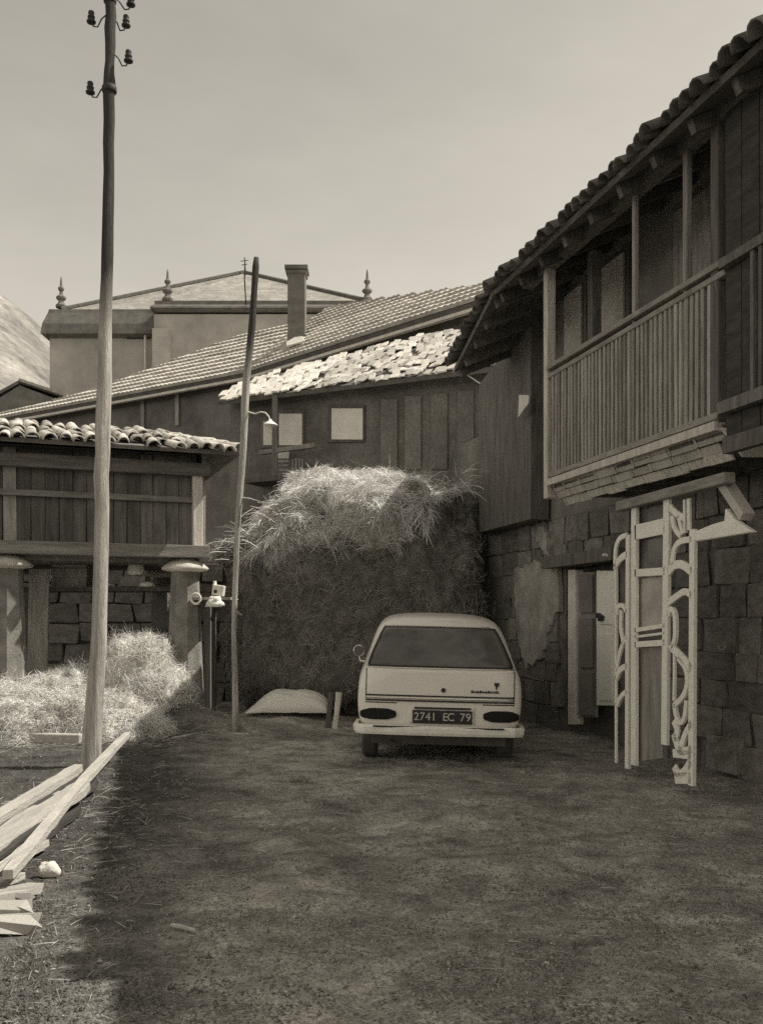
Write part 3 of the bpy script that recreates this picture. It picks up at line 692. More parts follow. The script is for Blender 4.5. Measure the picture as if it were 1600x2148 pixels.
# lower roof running down at the far end of the house
c1 = RF(YF, -.02); c2 = P(953, 778, 12.85)
bk = inn * 3.2 + UPZ * 1.44
b1, b2 = c1 + bk, c2 + bk
part('roof', MB().prism([c1, c2, b2, b1], (0, 0, .06)), M['deck'], t, label='low roof sloping down at the far end')
for f_ in (.04, .3, .56, .82, .98):
    q0 = c1.lerp(c2, f_); part('rafter', MB().bar(q0 + bk * .02 - UPZ * .07, q0 + bk * .9 - UPZ * .07, .07, .11), M['wood_dark'], t)
for f_ in np.arange(.02, .9, .055):
    q0 = c1 + bk * f_ - UPZ * .012; part('roof_board', MB().bar(q0, q0 + (c2 - c1), .165, .02, bk.cross(c2 - c1)), M['wood_dark'], t)
vd = (c2 - c1).normalized(); bd = bk.normalized(); rn2 = vd.cross(bd); rn2 = rn2 if rn2.z > 0 else -rn2
for i in range(13):
    q = c1 + (c2 - c1) * ((i + .5) / 13)
    xx_ = vd if vd.cross(bd).z > 0 else -vd
    for k in range(2):
        mx = frame(xx_, bd, xx_.cross(bd), q + bd * (-.08 + .4 * k + R.uniform(-.05, .05)) + UPZ * (.08 + R.uniform(-.01, .03)))
        piece('roof_tile', tl[R.randrange(3)], mx @ Matrix.Rotation(R.uniform(-.12, .12), 4, 'Z'), t)
# dark timber end under that low roof
e0, e1 = H(XW - .35, 11.6, 0), c2 + inn * .35
part('wall', MB().prism([H(XW - .3, 12.3, 2.7), H(XW - .3, 14.2, 2.7), H(XW - .3, 14.2, 4.9), H(XW - .3, 12.3, 5.3)], -hn * .25), M['wood_dark'], t, label='boarded wall below the low roof')

single('rag', MB().prism([HP(1088, 828, XW - .45), HP(1108, 829, XW - .45), HP(1107, 846, XW - .46), HP(1086, 876, XW - .44)], -hn * .015), M['white_old'],
       'small pale triangular rag hanging on the dark wall left of the balcony', 'rag', HP(1098, 828, XW - .45))

# ------------------------------------------------------------------ white openwork porch screen under the balcony
XP = 4.33
t = thing('porch_screen', 'white openwork porch of scrolled panels and door frame under the balcony', 'porch', HP(1420, 1650, XP))
def Q(px, py, off=0.): return HP(px, py, XP - off)
def strip(pts, wd, dep=.03, sm=True):
    dep = min(dep, .03)
    """flat bent strip lying in the plane of the screen; wd in metres"""
    pts = [Q(*p) for p in pts]
    if sm and len(pts) > 2:
        for _ in range(2):
            q = [pts[0]]
            for a, b in zip(pts, pts[1:]): q += [a * .75 + b * .25, a * .25 + b * .75]
            q.append(pts[-1]); pts = q
    mb = MB(); L = []; Rr = []
    for i, p in enumerate(pts):
        d = (pts[min(i + 1, len(pts) - 1)] - pts[max(i - 1, 0)]).normalized(); s_ = hn.cross(d).normalized()
        L.append(p + s_ * wd / 2); Rr.append(p - s_ * wd / 2)
    k = len(pts); vs = L + Rr + [q - hn * dep for q in L] + [q - hn * dep for q in Rr]; fs = []
    for i in range(k - 1):
        fs += [(i, i + 1, k + i + 1, k + i), (2 * k + i, 3 * k + i, 3 * k + i + 1, 2 * k + i + 1), (i, 2 * k + i, 2 * k + i + 1, i + 1), (k + i, k + i + 1, 3 * k + i + 1, 3 * k + i)]
    fs += [(0, k, 3 * k, 2 * k), (k - 1, 3 * k - 1, 4 * k - 1, 2 * k - 1)]
    return mb.add(vs, fs)
def multi(lst):
    mb = MB()
    for i, (pts, wd) in enumerate(lst):
        m_ = strip(pts, wd * .9, .018 + .003 * (i % 4)); mb.add(m_.v, m_.f)
    return mb
near_scrolls = [
    ([(1407, 1185), (1411, 1150), (1424, 1134), (1449, 1131)], .055), ([(1400, 1200), (1412, 1184), (1430, 1183), (1449, 1200)], .075),
    ([(1399, 1264), (1418, 1250), (1436, 1238), (1449, 1250)], .06), ([(1399, 1292), (1403, 1276), (1412, 1282), (1414, 1310), (1413, 1345), (1403, 1362)], .05),
    ([(1404, 1356), (1424, 1374), (1449, 1404)], .075), ([(1412, 1372), (1412, 1420), (1411, 1470)], .03),
    ([(1420, 1380), (1437, 1402), (1440, 1436), (1430, 1464), (1411, 1480)], .05),
    ([(1412, 1476), (1414, 1500), (1424, 1520), (1434, 1506), (1437, 1470)], .045), ([(1411, 1512), (1420, 1532), (1412, 1552)], .07), ([(1449, 1515), (1434, 1540), (1424, 1574)], .06),
    ([(1411, 1540), (1418, 1566), (1426, 1578), (1449, 1572)], .07), ([(1410, 1580), (1448, 1584)], .075), ([(1412, 1608), (1420, 1626), (1432, 1622), (1448, 1596)], .075), ([(1414, 1632), (1448, 1632)], .10)]
sp = part('scroll_panel', multi(near_scrolls), M['white'], t, label='near panel of white scrollwork')
part('stile', strip([(1450, 1110), (1447, 1648)], .07, .045), M['white'], sp)
part('stile', strip([(1396, 1045), (1391, 1562)], .085, .045), M['white'], sp)
part('scroll', multi([([(1402, 1062), (1416, 1078), (1432, 1086)], .06), ([(1407, 1082), (1411, 1108), (1425, 1124)], .05), ([(1420, 1082), (1425, 1102), (1430, 1120)], .04), ([(1433, 1048), (1434, 1118)], .025), ([(1442, 1046), (1443, 1112)], .04)]), M['white'], sp)
far_scrolls = [([(1288, 1195), (1288, 1150), (1297, 1128), (1313, 1122)], .05), ([(1287, 1190), (1298, 1172), (1314, 1162)], .07), ([(1289, 1190), (1290, 1280), (1289, 1420)], .03),
               ([(1292, 1290), (1293, 1272), (1303, 1268), (1313, 1284)], .045), ([(1301, 1280), (1299, 1320), (1306, 1346), (1298, 1368), (1291, 1402)], .05),
               ([(1313, 1335), (1303, 1352)], .045), ([(1290, 1424), (1298, 1404), (1314, 1396)], .06), ([(1291, 1480), (1300, 1460), (1313, 1450)], .05), ([(1290, 1420), (1290, 1600)], .03)]
fpn = part('scroll_panel', multi(far_scrolls), M['white'], t, label='far panel of white scrollwork')
part('stile', strip([(1315, 1122), (1313, 1612)], .06, .045), M['white'], fpn)
df = part('door_frame', strip([(1328, 1050), (1327, 1605)], .085, .05), M['white'], t)
for py0, py1, wd in ((1117, 1103, .13), (1202, 1198, .065), (1352, 1348, .05), (1322, 1312, .035), (1336, 1328, .02)):
    part('rail', strip([(1330, py0), (1393, py1)], wd, .04), M['white'], df)
part('door_panel', MB().prism([Q(1334, 1215, -.06), Q(1389, 1210, -.06), Q(1389, 1310, -.06), Q(1334, 1318, -.06)], -hn * .03), M['plaster_pale'], df)
part('door_panel', MB().prism([Q(1334, 1362, -.06), Q(1389, 1356, -.06), Q(1389, 1590, -.06), Q(1334, 1598, -.06)], -hn * .03), M['wood_grey'], df)
part('pane', MB().prism([Q(1334, 1130, -.06), Q(1389, 1124, -.06), Q(1389, 1192, -.06), Q(1334, 1196, -.06)], -hn * .02), M['glass'], df)
part('pane', MB().prism([Q(1334, 1062, -.06), Q(1398, 1048, -.06), Q(1398, 1092, -.06), Q(1334, 1104, -.06)], -hn * .02), M['glass'], df)
part('beam', MB().bar(Q(1300, 1063), Q(1530, 1002), .10, .085), M['wood_y'], t, bevel=.01)
aw = [Q(1452, 1116), Q(1490, 1100), Q(1517, 1092), Q(1519, 1066), Q(1536, 1088), Q(1578, 1116), Q(1530, 1124), Q(1456, 1136)]
part('awning', MB().prism(aw, -hn * .05), M['white'], t, bevel=.01)

# ------------------------------------------------------------------ raised granary on stone pillars (left)
TH = rad(20.7)
gc = Vector((-2.36, 12.45, 0))
t = thing('granary', 'raised wooden granary with curved tile roof on stone pillars at the left', 'granary', gc, TH)
GW, GD, GZ, GE = 6.6, 2.2, 2.25, 3.50
bd_me = [mesh_of('wall_plank', MB().box((0, 0, 0), (.15, .04, 1.2)), M['wood_grey']), mesh_of('wall_plank', MB().box((0, 0, 0), (.155, .035, 1.2)), M['wood_dark'])]
part('wall', MB().box((-GW / 2, GD / 2 + .05, GZ + .66), (GW - .1, GD, 1.3)), M['deck'], t, local=True)
i = 0; x = -.2
while x > -GW:
    o = piece('plank', bd_me[0 if R.random() < .16 else 1], Matrix.Translation((x, R.uniform(-.012, .012), GZ + .66 + R.uniform(-.01, .01))) @ Matrix.Rotation(R.uniform(-.012, .012), 4, 'Y'), t, world=False); x -= .163
part('sill_beam', MB().box((-GW / 2, -.02, GZ + .03), (GW + .2, .24, .16)), M['wood_x'], t, local=True, bevel=.01)
part('wall_rail', MB().box((-GW / 2, -.05, GZ + .70), (GW, .05, .07)), M['wood_x'], t, local=True)
part('eave_beam', MB().box((-GW / 2, -.05, GE - .16), (GW + .2, .2, .16)), M['wood_x'], t, local=True)
part('corner_post', MB().box((-.05, -.03, GZ + .55), (.13, .13, 1.05)), M['wood_post'], t, local=True, bevel=.01)
part('floor', MB().box((-GW / 2, GD / 2 + .1, GZ - .06), (GW, GD, .1)), M['wood_dark'], t, local=True)
pil = MB().lathe([(.26, -.2), (.25, .3), (.22, 1.0), (.19, 1.75), (.18, 1.98)], (0, 0, 0), 8)
cap = MB().lathe([(.16, 0), (.30, .03), (.31, .06), (.22, .13), (.10, .19)], (0, 0, 1.98), 12)
pil_me = mesh_of('pillar', pil, M['stone']); cap_me = mesh_of('staddle_stone', cap, M['stone_pale'], smooth=True)
for x, y in ((-.18, .12), (-2.35, .12), (-4.5, .12), (-.18, 1.95), (-2.35, 1.95), (-4.5, 1.95)):
    o = piece('pillar', pil_me, Matrix.Translation((x, y, .04)), t, world=False); ROOTM[o.name] = Matrix.Identity(4)
    piece('staddle_stone', cap_me, Matrix.Identity(4), o, world=False)
# roof: front and back slopes with tiles
GP = .25
xr, xl, ye = .42, -GW - .4, -.42
gsl = Vector((0, 1, GP)).normalized(); gn = Vector((0, -GP, 1)).normalized(); half = GD / 2 + .42
part('roof', MB().prism([(xr, ye, GE), (xl, ye, GE), (xl, ye + half, GE + GP * half), (xr - .9, ye + half, GE + GP * half)], Vector(gn) * .05), M['deck'], t, local=True)
part('roof', MB().prism([(xr, ye + 2 * half, GE), (xl, ye + 2 * half, GE), (xl, ye + half, GE + GP * half), (xr - .9, ye + half, GE + GP * half)], Vector((0, GP, 1)).normalized() * .05), M['deck'], t, local=True, label='rear roof slope')
part('roof', MB().prism([(xr, ye, GE), (xr, ye + 2 * half, GE), (xr - .9, ye + half, GE + GP * half)], (0.02, 0, .05)), M['deck'], t, local=True, label='hipped end of the roof')
gt = [barrel_tile('roof_tile_piece', M['tile'], L=.42, r=.076 + .008 * k, taper=.78) for k in range(3)]
cx = xr - .12; cnt = 0
while cx > xl + .1:
    for k in range(5):
        d0 = -.06 + k * .32 + R.uniform(-.06, .05)
        if R.random() < .06: continue
        if cx > xr - .9 + .0 and d0 > (xr - cx) / .9 * half: continue
        mx = frame(Vector((1, 0, 0)), gsl, gn, Vector((cx + R.uniform(-.02, .02), ye + d0 * gsl.y, GE + d0 * gsl.z)) + gn * (.05 + .012 * k + R.uniform(-.01, .03)))
        piece('roof_tile', gt[R.randrange(3)], mx @ Matrix.Rotation(R.uniform(-.17, .17) + .1, 4, 'Z') @ Matrix.Rotation(.06 + R.uniform(-.05, .05), 4, 'X'), t, world=False); cnt += 1
    cx -= .165 + R.uniform(-.015, .018)
# tiles laid along the hipped end edge
for k in range(7):
    f_ = k / 7; q0 = Vector((xr, ye, GE + .09)).lerp(Vector((xr - .9, ye + half, GE + GP * half + .09)), f_)
    dv = (Vector((xr - .9, ye + half, GE + GP * half)) - Vector((xr, ye, GE))).normalized(); xx_ = dv.cross(UPZ).normalized()
    piece('hip_tile', gt[k % 3], frame(xx_, dv, xx_.cross(dv), q0), t, world=False)
# brace boards on the shadowed right end
part('end_panel', MB().box((.06, .95, GZ + .72), (.05, 1.7, 1.3)), M['plaster_pale'], t, local=True)

# dark stone yard wall below and behind the granary
t = thing('yard_wall', 'dark rough stone wall in shade under the raised granary', 'wall', (-5.4, 16.4, 0))
part('wall', MB().box((-5.4, 16.6, 1.1), (9.5, .4, 2.6)), M['mortar'], t)
for k in range(7):
    x = -7.6
    while x < -.8:
        L = R.uniform(.35, .8)
        mx = Matrix.Translation((x + L / 2, 16.38, .15 + k * .34)) @ Matrix.Rotation(R.uniform(-.04, .04), 4, 'Y') @ Matrix.Diagonal((L * .95, R.uniform(.1, .2), .31, 1))
        piece('stone', blocks[R.randrange(6)], mx, t); x += L

# odds and ends stored under the granary
def at(px, py, Y): return P(px, py, Y)
def slabpx(px0, py0, px1, py1, Y, th): 
    return MB().prism([P(px0, py0, Y), P(px1, py0, Y), P(px1, py1, Y), P(px0, py1, Y)], (0, th, 0))
t = thing('work_bench', 'rough plank bench under the granary carrying a box and bundles', 'bench', (-3.6, 13.0, 0))
zb = P(0, 1232, 13.0).z
part('top', MB().box((-3.55, 13.1, zb - .03), (2.7, .6, .06)), M['wood_dark'], t)
for x in (-4.8, -2.35):
    for y in (12.9, 13.3): part('leg', MB().box((x, y, (zb - .06) / 2), (.09, .09, zb - .06)), M['wood_dark'], t)
t = thing('crate', 'grey wooden crate standing on the bench left of the telegraph pole', 'crate', (P(150, 0, 13).x, 13.05, zb))
part('body', MB().box((P(150, 0, 13).x, 13.1, zb + .20), (.46, .36, .40)), M['wood_grey'], t, bevel=.01)
for k in range(3): part('slat', MB().box((P(150, 0, 13).x, 12.905, zb + .07 + .13 * k), (.48, .02, .10)), M['wood_grey'], t)
q = P(75, 1232, 12.6)
single('board', MB().box((q.x, 12.70, q.z / 2 + .12), (.27, .05, q.z + .26), Matrix.Rotation(-.05, 3, 'X')), M['wood_grey'], 'tall grey board propped upright at the left under the granary', 'board', (q.x, 12.62, 0), bevel=.008)
def lump(name, label, cat, c, size, m, seed, amt=.28, group=None):
    bm = bmesh.new(); bmesh.ops.create_icosphere(bm, subdivisions=3, radius=1)
    for q in bm.verts:
        q.co *= 1 + amt * noise.noise(q.co * 1.7 + Vector((seed, 0, 0))) + amt * .5 * noise.noise(q.co * 4 + Vector((0, seed, 0)))
        q.co = Vector((q.co.x * size[0], q.co.y * size[1], q.co.z * size[2]))
        if q.co.z < -size[2] * .6: q.co.z = -size[2] * .6
    me = bpy.data.meshes.new(name); bm.to_mesh(me); bm.free(); me.materials.append(m)
    me.polygons.foreach_set('use_smooth', [True] * len(me.polygons))
    o = bpy.data.objects.new(name, me); COL.objects.link(o); o.location = Vector(c) + Vector((0, 0, size[2] * .6)); o['label'] = label; o['category'] = cat
    if group: o['group'] = group
    return o
lump('sack', 'small pale sack lying on the bench just right of the telegraph pole', 'sack', (P(284, 0, 12.95).x, 12.95, zb + .16), (.12, .1, .13), M['white'], 3)
single('tin_box', MB().box((P(284, 0, 13).x, 13.02, zb + .08), (.34, .3, .15)), M['wood_beam'], 'dark box beneath the small pale sack on the bench', 'box', (P(284, 0, 13).x, 13.02, zb), bevel=.01)
lump('bundle', 'crumpled white cloth at the right end of the bench', 'cloth', (P(308, 0, 12.9).x, 12.9, zb), (.10, .08, .05), M['white'], 9)
lump('bundle', 'tiny white scrap on the bench left of the telegraph pole', 'cloth', (P(182, 0, 12.9).x, 13.1, zb + .4), (.07, .06, .06), M['white'], 5)
q = P(430, 1252, 12.3)
t = thing('shelf', 'narrow wooden shelf fixed to the granary corner pillar', 'shelf', (q.x, 12.4, q.z))
part('board', MB().box((q.x + .08, 12.45, q.z - .02), (.5, .3, .035)), M['wood_grey'], t)
part('bracket', MB().bar((q.x + .05, 12.55, q.z - .3), (q.x + .15, 12.35, q.z - .04), .04, .04), M['iron'], t)
q2 = P(457, 1252, 12.35)
t = thing('tin', 'square white tin with a round dark hole on the shelf beside the granary pillar', 'tin', (q2.x, 12.4, q.z))
part('body', MB().box((q2.x, 12.42, q.z + .085), (.15, .14, .14), Matrix.Rotation(.14, 3, 'Y')), M['white_old'], t, bevel=.012)
part('spout', MB().lathe([(.03, 0), (.025, .03), (.02, .07)], (q2.x - .05, 12.42, q.z + .14), 10), M['white_old'], t)
part('tap_hole', MB().lathe([(.024, 0), (.024, .008)], (q2.x - .03, 12.345, q.z + .07), 12, Matrix.Rotation(rad(90), 3, 'X')), M['iron'], t)
lump('rag_bundle', 'pale crumpled rag hanging over the shelf edge under the jug', 'rag', (q2.x - .03, 12.28, q.z - .13), (.11, .06, .08), M['white'], 12, .5)
q3 = P(411, 1256, 12.1); a_ = np.linspace(0, 2 * math.pi, 15)
single('coil', MB().tube([q3 + Vector((.06 * math.cos(x), 0, .065 * math.sin(x))) for x in a_], .016, 6), M['white_old'], 'small pale ring of rope hanging on the granary pillar', 'coil', q3)

# ------------------------------------------------------------------ hay
def hay_mesh(blobs, seed, m, amt=.22, sub=5):
    bmx = bmesh.new()
    for (c, s) in blobs:
        r_ = bmesh.ops.create_icosphere(bmx, subdivisions=sub, radius=1)
        for q in r_['verts']:
            d = q.co.copy(); k = 1 + amt * noise.noise(d * 1.5 + Vector((seed, 0, 0))) + amt * .6 * noise.noise(d * 4 + Vector((0, seed, 1))) + amt * .35 * noise.noise(d * 11 + Vector((0, 1, seed)))
            e = 2.6; L = (abs(d.x) ** e + abs(d.y) ** e + abs(d.z) ** e) ** (1 / e); d = d / L * k
            q.co = Vector((c[0] + d.x * s[0], c[1] + d.y * s[1], max(-.05, c[2] + d.z * s[2])))
    bmesh.ops.recalc_face_normals(bmx, faces=bmx.faces[:])
    return bmx
def haystack(name, label, cat, blobs, seed, n_out, L, amt=.22, zmax=99., loc=(0, 0, 0), group=None, mats=('hay', 'straw'), wd=.0035, down=.5):
    t = thing(name, label, cat, loc, group=group)
    b = hay_mesh(blobs, seed, M[mats[0]], amt)
    b.faces.ensure_lookup_table()
    ar = np.array([f.calc_area() for f in b.faces]); ce = np.array([f.calc_center_median()[:] for f in b.faces]); no = np.array([f.normal[:] for f in b.faces])
    ok = (ce[:, 2] > .02) & (no[:, 2] > -.75) & (ce[:, 2] < zmax); ar = ar * ok; pick = NP.choice(len(ar), n_out, p=ar / ar.sum())
    mb = MB(); me = bpy.data.meshes.new('heap'); inv = ROOTM[t.name].inverted(); b.transform(inv); b.to_mesh(me); b.free(); me.materials.append(M[mats[0]])
    me.polygons.foreach_set('use_smooth', [True] * len(me.polygons))
    o = bpy.data.objects.new('heap', me); COL.objects.link(o); o.parent = t
    pos = ce[pick] + NP.normal(0, .03, (n_out, 3)); nn = no[pick]
    tan = NP.normal(size=(n_out, 3)); tan -= nn * (tan * nn).sum(1, keepdims=True); tan /= np.linalg.norm(tan, axis=1, keepdims=True)
    d = tan + nn * NP.uniform(-.1, .55, n_out)[:, None]; d[:, 2] -= down * NP.uniform(0, 1, n_out) * (1 - np.abs(nn[:, 2]))
    V, F = straws(n_out, pos, d, NP.uniform(L * .4, L * 1.2, n_out), wd, .12)
    raw('straw', V, F, M[mats[1]], parent=t, kind='stuff')
    return t
HY = 14.6
t = haystack('haystack', 'tall haystack, shade coloured dark below, shaggy sunlit top coloured pale, behind the white car', 'haystack',
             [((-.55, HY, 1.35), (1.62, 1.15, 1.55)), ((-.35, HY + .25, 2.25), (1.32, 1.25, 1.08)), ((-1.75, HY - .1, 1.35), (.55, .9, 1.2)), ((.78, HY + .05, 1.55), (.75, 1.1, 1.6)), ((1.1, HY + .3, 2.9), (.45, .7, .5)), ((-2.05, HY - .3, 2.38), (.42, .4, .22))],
             3, 60000, .20, .20, loc=(-.4, HY, 0), down=1.0, wd=.0026, mats=('hay', 'straw_shade'), zmax=2.72)
# pale straw on top, its sunlight put into the colour, hanging in ragged tufts
def lit_top_straws(N, seed):
    th = NP.uniform(-1, 1, N)
    x = -.50 + 1.62 * th
    topz = np.interp(x, [-2.3, -2.05, -1.75, -1.3, -.9, -.3, .1, .5, .85, 1.1, 1.3], [2.32, 2.50, 2.74, 3.14, 3.38, 3.55, 3.52, 3.36, 3.24, 3.40, 3.46])
    hang = np.array([.30 + .30 * noise.noise(Vector((a * 1.9, seed, 0))) + .34 * max(0, noise.noise(Vector((a * 7.0, seed, 5)))) for a in x])
    hang = np.clip(hang, .16, .60) * np.interp(x, [-2.3, -1.6, -.6, .5, .75, .95, 1.3], [.6, 1.1, 1.9, 1.6, .8, .22, .12])
    f = NP.uniform(0, 1, N) ** 1.3
    back = NP.uniform(0, 1, N) < .22
    z = topz - hang * f - NP.uniform(0, .05, N)
    y = HY - .0 - 1.05 * np.sqrt(f) * np.interp(x, [-2.3, -1.6, .9, 1.3], [.5, 1, 1, .5]) + NP.normal(0, .04, N)
    y = np.where(back, HY + NP.uniform(0, .9, N), y); z = np.where(back, topz - NP.uniform(0, .08, N), z)
    # tufts: neighbours share a lie, and thin places between tufts stay dark
    cl = np.array([noise.noise(Vector((a * 5.5, b * 7, seed))) for a, b in zip(x, z)]); c2_ = np.array([noise.noise(Vector((a * 3.1, b * 4, seed + 9))) for a, b in zip(x, z)])
    keep = ((cl > -.12 - .25 * (1 - f)) | back) & ((x < .7) | (f < .3))
    d = np.stack([NP.normal(0, .35, N) + 1.5 * c2_, -NP.uniform(.15, .8, N), -NP.uniform(.1, 1.1, N) * f + .15 * NP.normal(0, 1, N)], 1)
    x, y, z, d = x[keep], y[keep], z[keep], d[keep]; n_ = len(x)
    return straws(n_, np.stack([x, y, z], 1), d, NP.uniform(.08, .26, n_), .0034, .3)
bed = hay_mesh([((-.45, HY + .10, 2.88), (1.22, 1.16, .66)), ((-1.35, HY - .02, 2.48), (.66, .84, .58)), ((.45, HY + .35, 2.80), (.60, .8, .52)), ((-1.95, HY - .25, 2.36), (.36, .36, .14))], 8, M['hay_pale'], .30, 4)
bed.faces.ensure_lookup_table()
ar = np.array([f.calc_area() for f in bed.faces]); ce = np.array([f.calc_center_median()[:] for f in bed.faces]); no = np.array([f.normal[:] for f in bed.faces])
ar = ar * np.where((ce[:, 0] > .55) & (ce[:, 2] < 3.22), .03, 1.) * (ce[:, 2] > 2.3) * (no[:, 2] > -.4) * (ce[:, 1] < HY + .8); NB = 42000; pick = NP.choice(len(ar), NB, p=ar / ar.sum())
lie = np.array([(noise.noise(Vector((a * 2.4, b * 2.4, c_ * 2.4))), noise.noise(Vector((a * 2.4 + 9, b * 2.4, c_ * 2.4))), noise.noise(Vector((a * 2.4, b * 2.4 + 9, c_ * 2.4)))) for a, b, c_ in ce])[pick]
tan = lie * 2.2 + NP.normal(0, .45, (NB, 3)); nn = no[pick]; tan -= nn * (tan * nn).sum(1, keepdims=True); tan /= np.linalg.norm(tan, axis=1, keepdims=True) + 1e-6
dd = tan + nn * NP.uniform(-.05, .45, NB)[:, None]; dd[:, 2] -= .7 * NP.uniform(0, 1, NB) * (1 - np.abs(nn[:, 2]))
V, F = straws(NB, ce[pick] + nn * .01 + NP.normal(0, .025, (NB, 3)), dd, NP.uniform(.10, .30, NB), .0030, .2)
raw('lit_straw_tufts', V, F, M['straw'], parent=t, kind='stuff')
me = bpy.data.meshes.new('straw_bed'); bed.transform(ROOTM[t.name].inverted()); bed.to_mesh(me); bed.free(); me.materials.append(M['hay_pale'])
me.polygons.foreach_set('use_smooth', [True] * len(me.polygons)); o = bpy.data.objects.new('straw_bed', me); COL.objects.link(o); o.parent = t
V, F = lit_top_straws(20000, 2.0)
raw('lit_straw_top', V, F, M['straw'], parent=t, kind='stuff')
# long loose stalks sticking out of the stack
N = 380
ang = NP.uniform(0, 1, N)
pos = np.stack([np.interp(ang, [0, .25, .6, 1], [-2.15, -1.8, -.3, 1.3]) + NP.normal(0, .1, N), HY - .75 + NP.normal(0, .3, N), np.interp(ang, [0, .25, .6, 1], [2.35, 2.75, 3.38, 3.35]) + NP.normal(0, .09, N)], 1)
d = np.stack([np.interp(ang, [0, .3, 1], [-1.3, -.7, .7]) + NP.normal(0, .4, N), NP.normal(-.5, .3, N), NP.normal(.15, .4, N)], 1)
V, F = straws(N, pos, d, NP.uniform(.15, .38, N), .0032, .2)
raw('loose_stalks', V, F, M['straw'], parent=t, kind='stuff')
haystack('hay_heap', 'wide low heap of pale hay at the far left beside the telegraph pole', 'hay heap',
         [((-4.3, 11.25, .05), (1.35, .62, .60)), ((-3.2, 11.25, .0), (.6, .5, .42)), ((-2.85, 11.2, -.02), (.34, .4, .30))], 11, 52000, .13, .36, loc=(-3.8, 11.4, 0), wd=.0019, mats=('hay_pale', 'straw'))
haystack('hay_heap', 'taller rounded heap of hay behind the telegraph pole', 'hay heap',
         [((-3.12, 12.15, .25), (.50, .42, .96)), ((-2.82, 12.1, .15), (.40, .4, .66)), ((-3.75, 12.3, .2), (.5, .4, .62))], 17, 42000, .13, .30, loc=(-3.2, 12.2, 0), wd=.0019, mats=('hay_pale', 'straw'))

# sunlit ground put in as a white mound left of the car, with two light stakes
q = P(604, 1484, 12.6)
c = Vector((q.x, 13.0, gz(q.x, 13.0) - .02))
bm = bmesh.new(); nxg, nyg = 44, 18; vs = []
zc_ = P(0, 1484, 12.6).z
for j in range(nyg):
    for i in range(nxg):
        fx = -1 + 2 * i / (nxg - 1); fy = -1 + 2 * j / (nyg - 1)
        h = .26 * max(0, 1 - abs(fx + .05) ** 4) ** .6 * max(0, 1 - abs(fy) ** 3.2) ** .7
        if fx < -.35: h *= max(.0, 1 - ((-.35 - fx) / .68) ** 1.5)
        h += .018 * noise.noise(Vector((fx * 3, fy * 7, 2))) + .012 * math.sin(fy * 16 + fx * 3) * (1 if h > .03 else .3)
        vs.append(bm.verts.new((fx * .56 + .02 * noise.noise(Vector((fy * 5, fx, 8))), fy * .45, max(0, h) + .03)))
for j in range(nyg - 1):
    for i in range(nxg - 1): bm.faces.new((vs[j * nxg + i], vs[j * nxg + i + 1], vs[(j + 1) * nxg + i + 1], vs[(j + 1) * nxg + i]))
me = bpy.data.meshes.new('sunpatch_sheet'); bm.to_mesh(me); bm.free(); me.materials.append(M['sunpatch']); me.polygons.foreach_set('use_smooth', [True] * len(me.polygons))
o = bpy.data.objects.new('sunpatch_sheet', me); COL.objects.link(o); o.location = c
o['label'] = 'low mound in white standing for sunlit ground left of the car'; o['category'] = 'canvas sheet'
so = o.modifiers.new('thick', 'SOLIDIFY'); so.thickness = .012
for k, (px, lab) in enumerate(((690, 'dark short stake at the right end of the pale mound'), (706, 'pale short stake between the pale mound and the car'))):
    a = P(px, 1482, 12.2); single('stake', MB().tube([(a.x - .02, 12.2, 0), (a.x, 12.2, .2), (a.x + .03, 12.2, .47)], [.04, .035, .045], 7), M['wood_dark' if k == 0 else 'white_old'], lab, 'stake', (a.x, 12.2, 0))

# ------------------------------------------------------------------ poles
t = thing('telegraph_pole', 'tall crooked telegraph pole with insulators at the left', 'telegraph pole', P(190, 1612, 9))
pp = [(233, -180, 20), (232, 0, 21), (232, 60, 23), (231, 130, 19), (230, 175, 25), (229, 200, 24), (228, 300, 22), (227, 420, 23), (225, 530, 25), (223, 640, 26), (222, 700, 27), (219, 800, 30), (217, 900, 31), (214, 1000, 31), (213, 1120, 30), (211, 1220, 31), (209, 1330, 32), (203, 1420, 34), (199, 1480, 37), (195, 1550, 40), (190, 1612, 42), (189, 1640, 42)]
pts = []; rs = []
for i in range(len(pp) - 1):
    for f_ in (0, .5):
        a = [pp[i][k] * (1 - f_) + pp[i + 1][k] * f_ for k in range(3)]
        pts.append(P(a[0], a[1], 9) + Vector((R.uniform(-.006, .006), R.uniform(-.006, .006), 0))); rs.append(a[2] / 2 / FPX * 9 * R.uniform(.96, 1.05))
part('shaft', MB().tube(pts, rs, 14), M['pole'], t, smooth=True)
ins = [(0, .06), (.035, .06), (.038, .045), (.03, .035), (.05, .02), (.048, -.005), (.02, -.012)]
ins = [(.012, .085), (.026, .08), (.03, .06), (.022, .048), (.036, .03), (.034, .018), (.022, .01), (.045, -.012), (.042, -.026), (.012, -.03)]
for px, py, side, Yo in ((192, 42, -1, 9), (265, 50, 1, 9.25), (275, 6, 1, 9.2), (270, 124, 1, 9), (190, 190, -1, 9)):
    c = P(px, py, Yo)
    b_ = part('insulator', MB().lathe(list(reversed(ins)), c, 10), M['iron'], t, smooth=True)
    pe = P(231, py - 8, 9)
    part('bracket', MB().tube([c + Vector((0, 0, -.02)), c + Vector((-side * .02, 0, -.06)), c + Vector((-side * .06, 0, -.065)), c.lerp(pe, .55) + Vector((0, 0, -.01)), c.lerp(pe, .75) + Vector((0, 0, .015)), pe], .007, 5), M['iron'], b_)

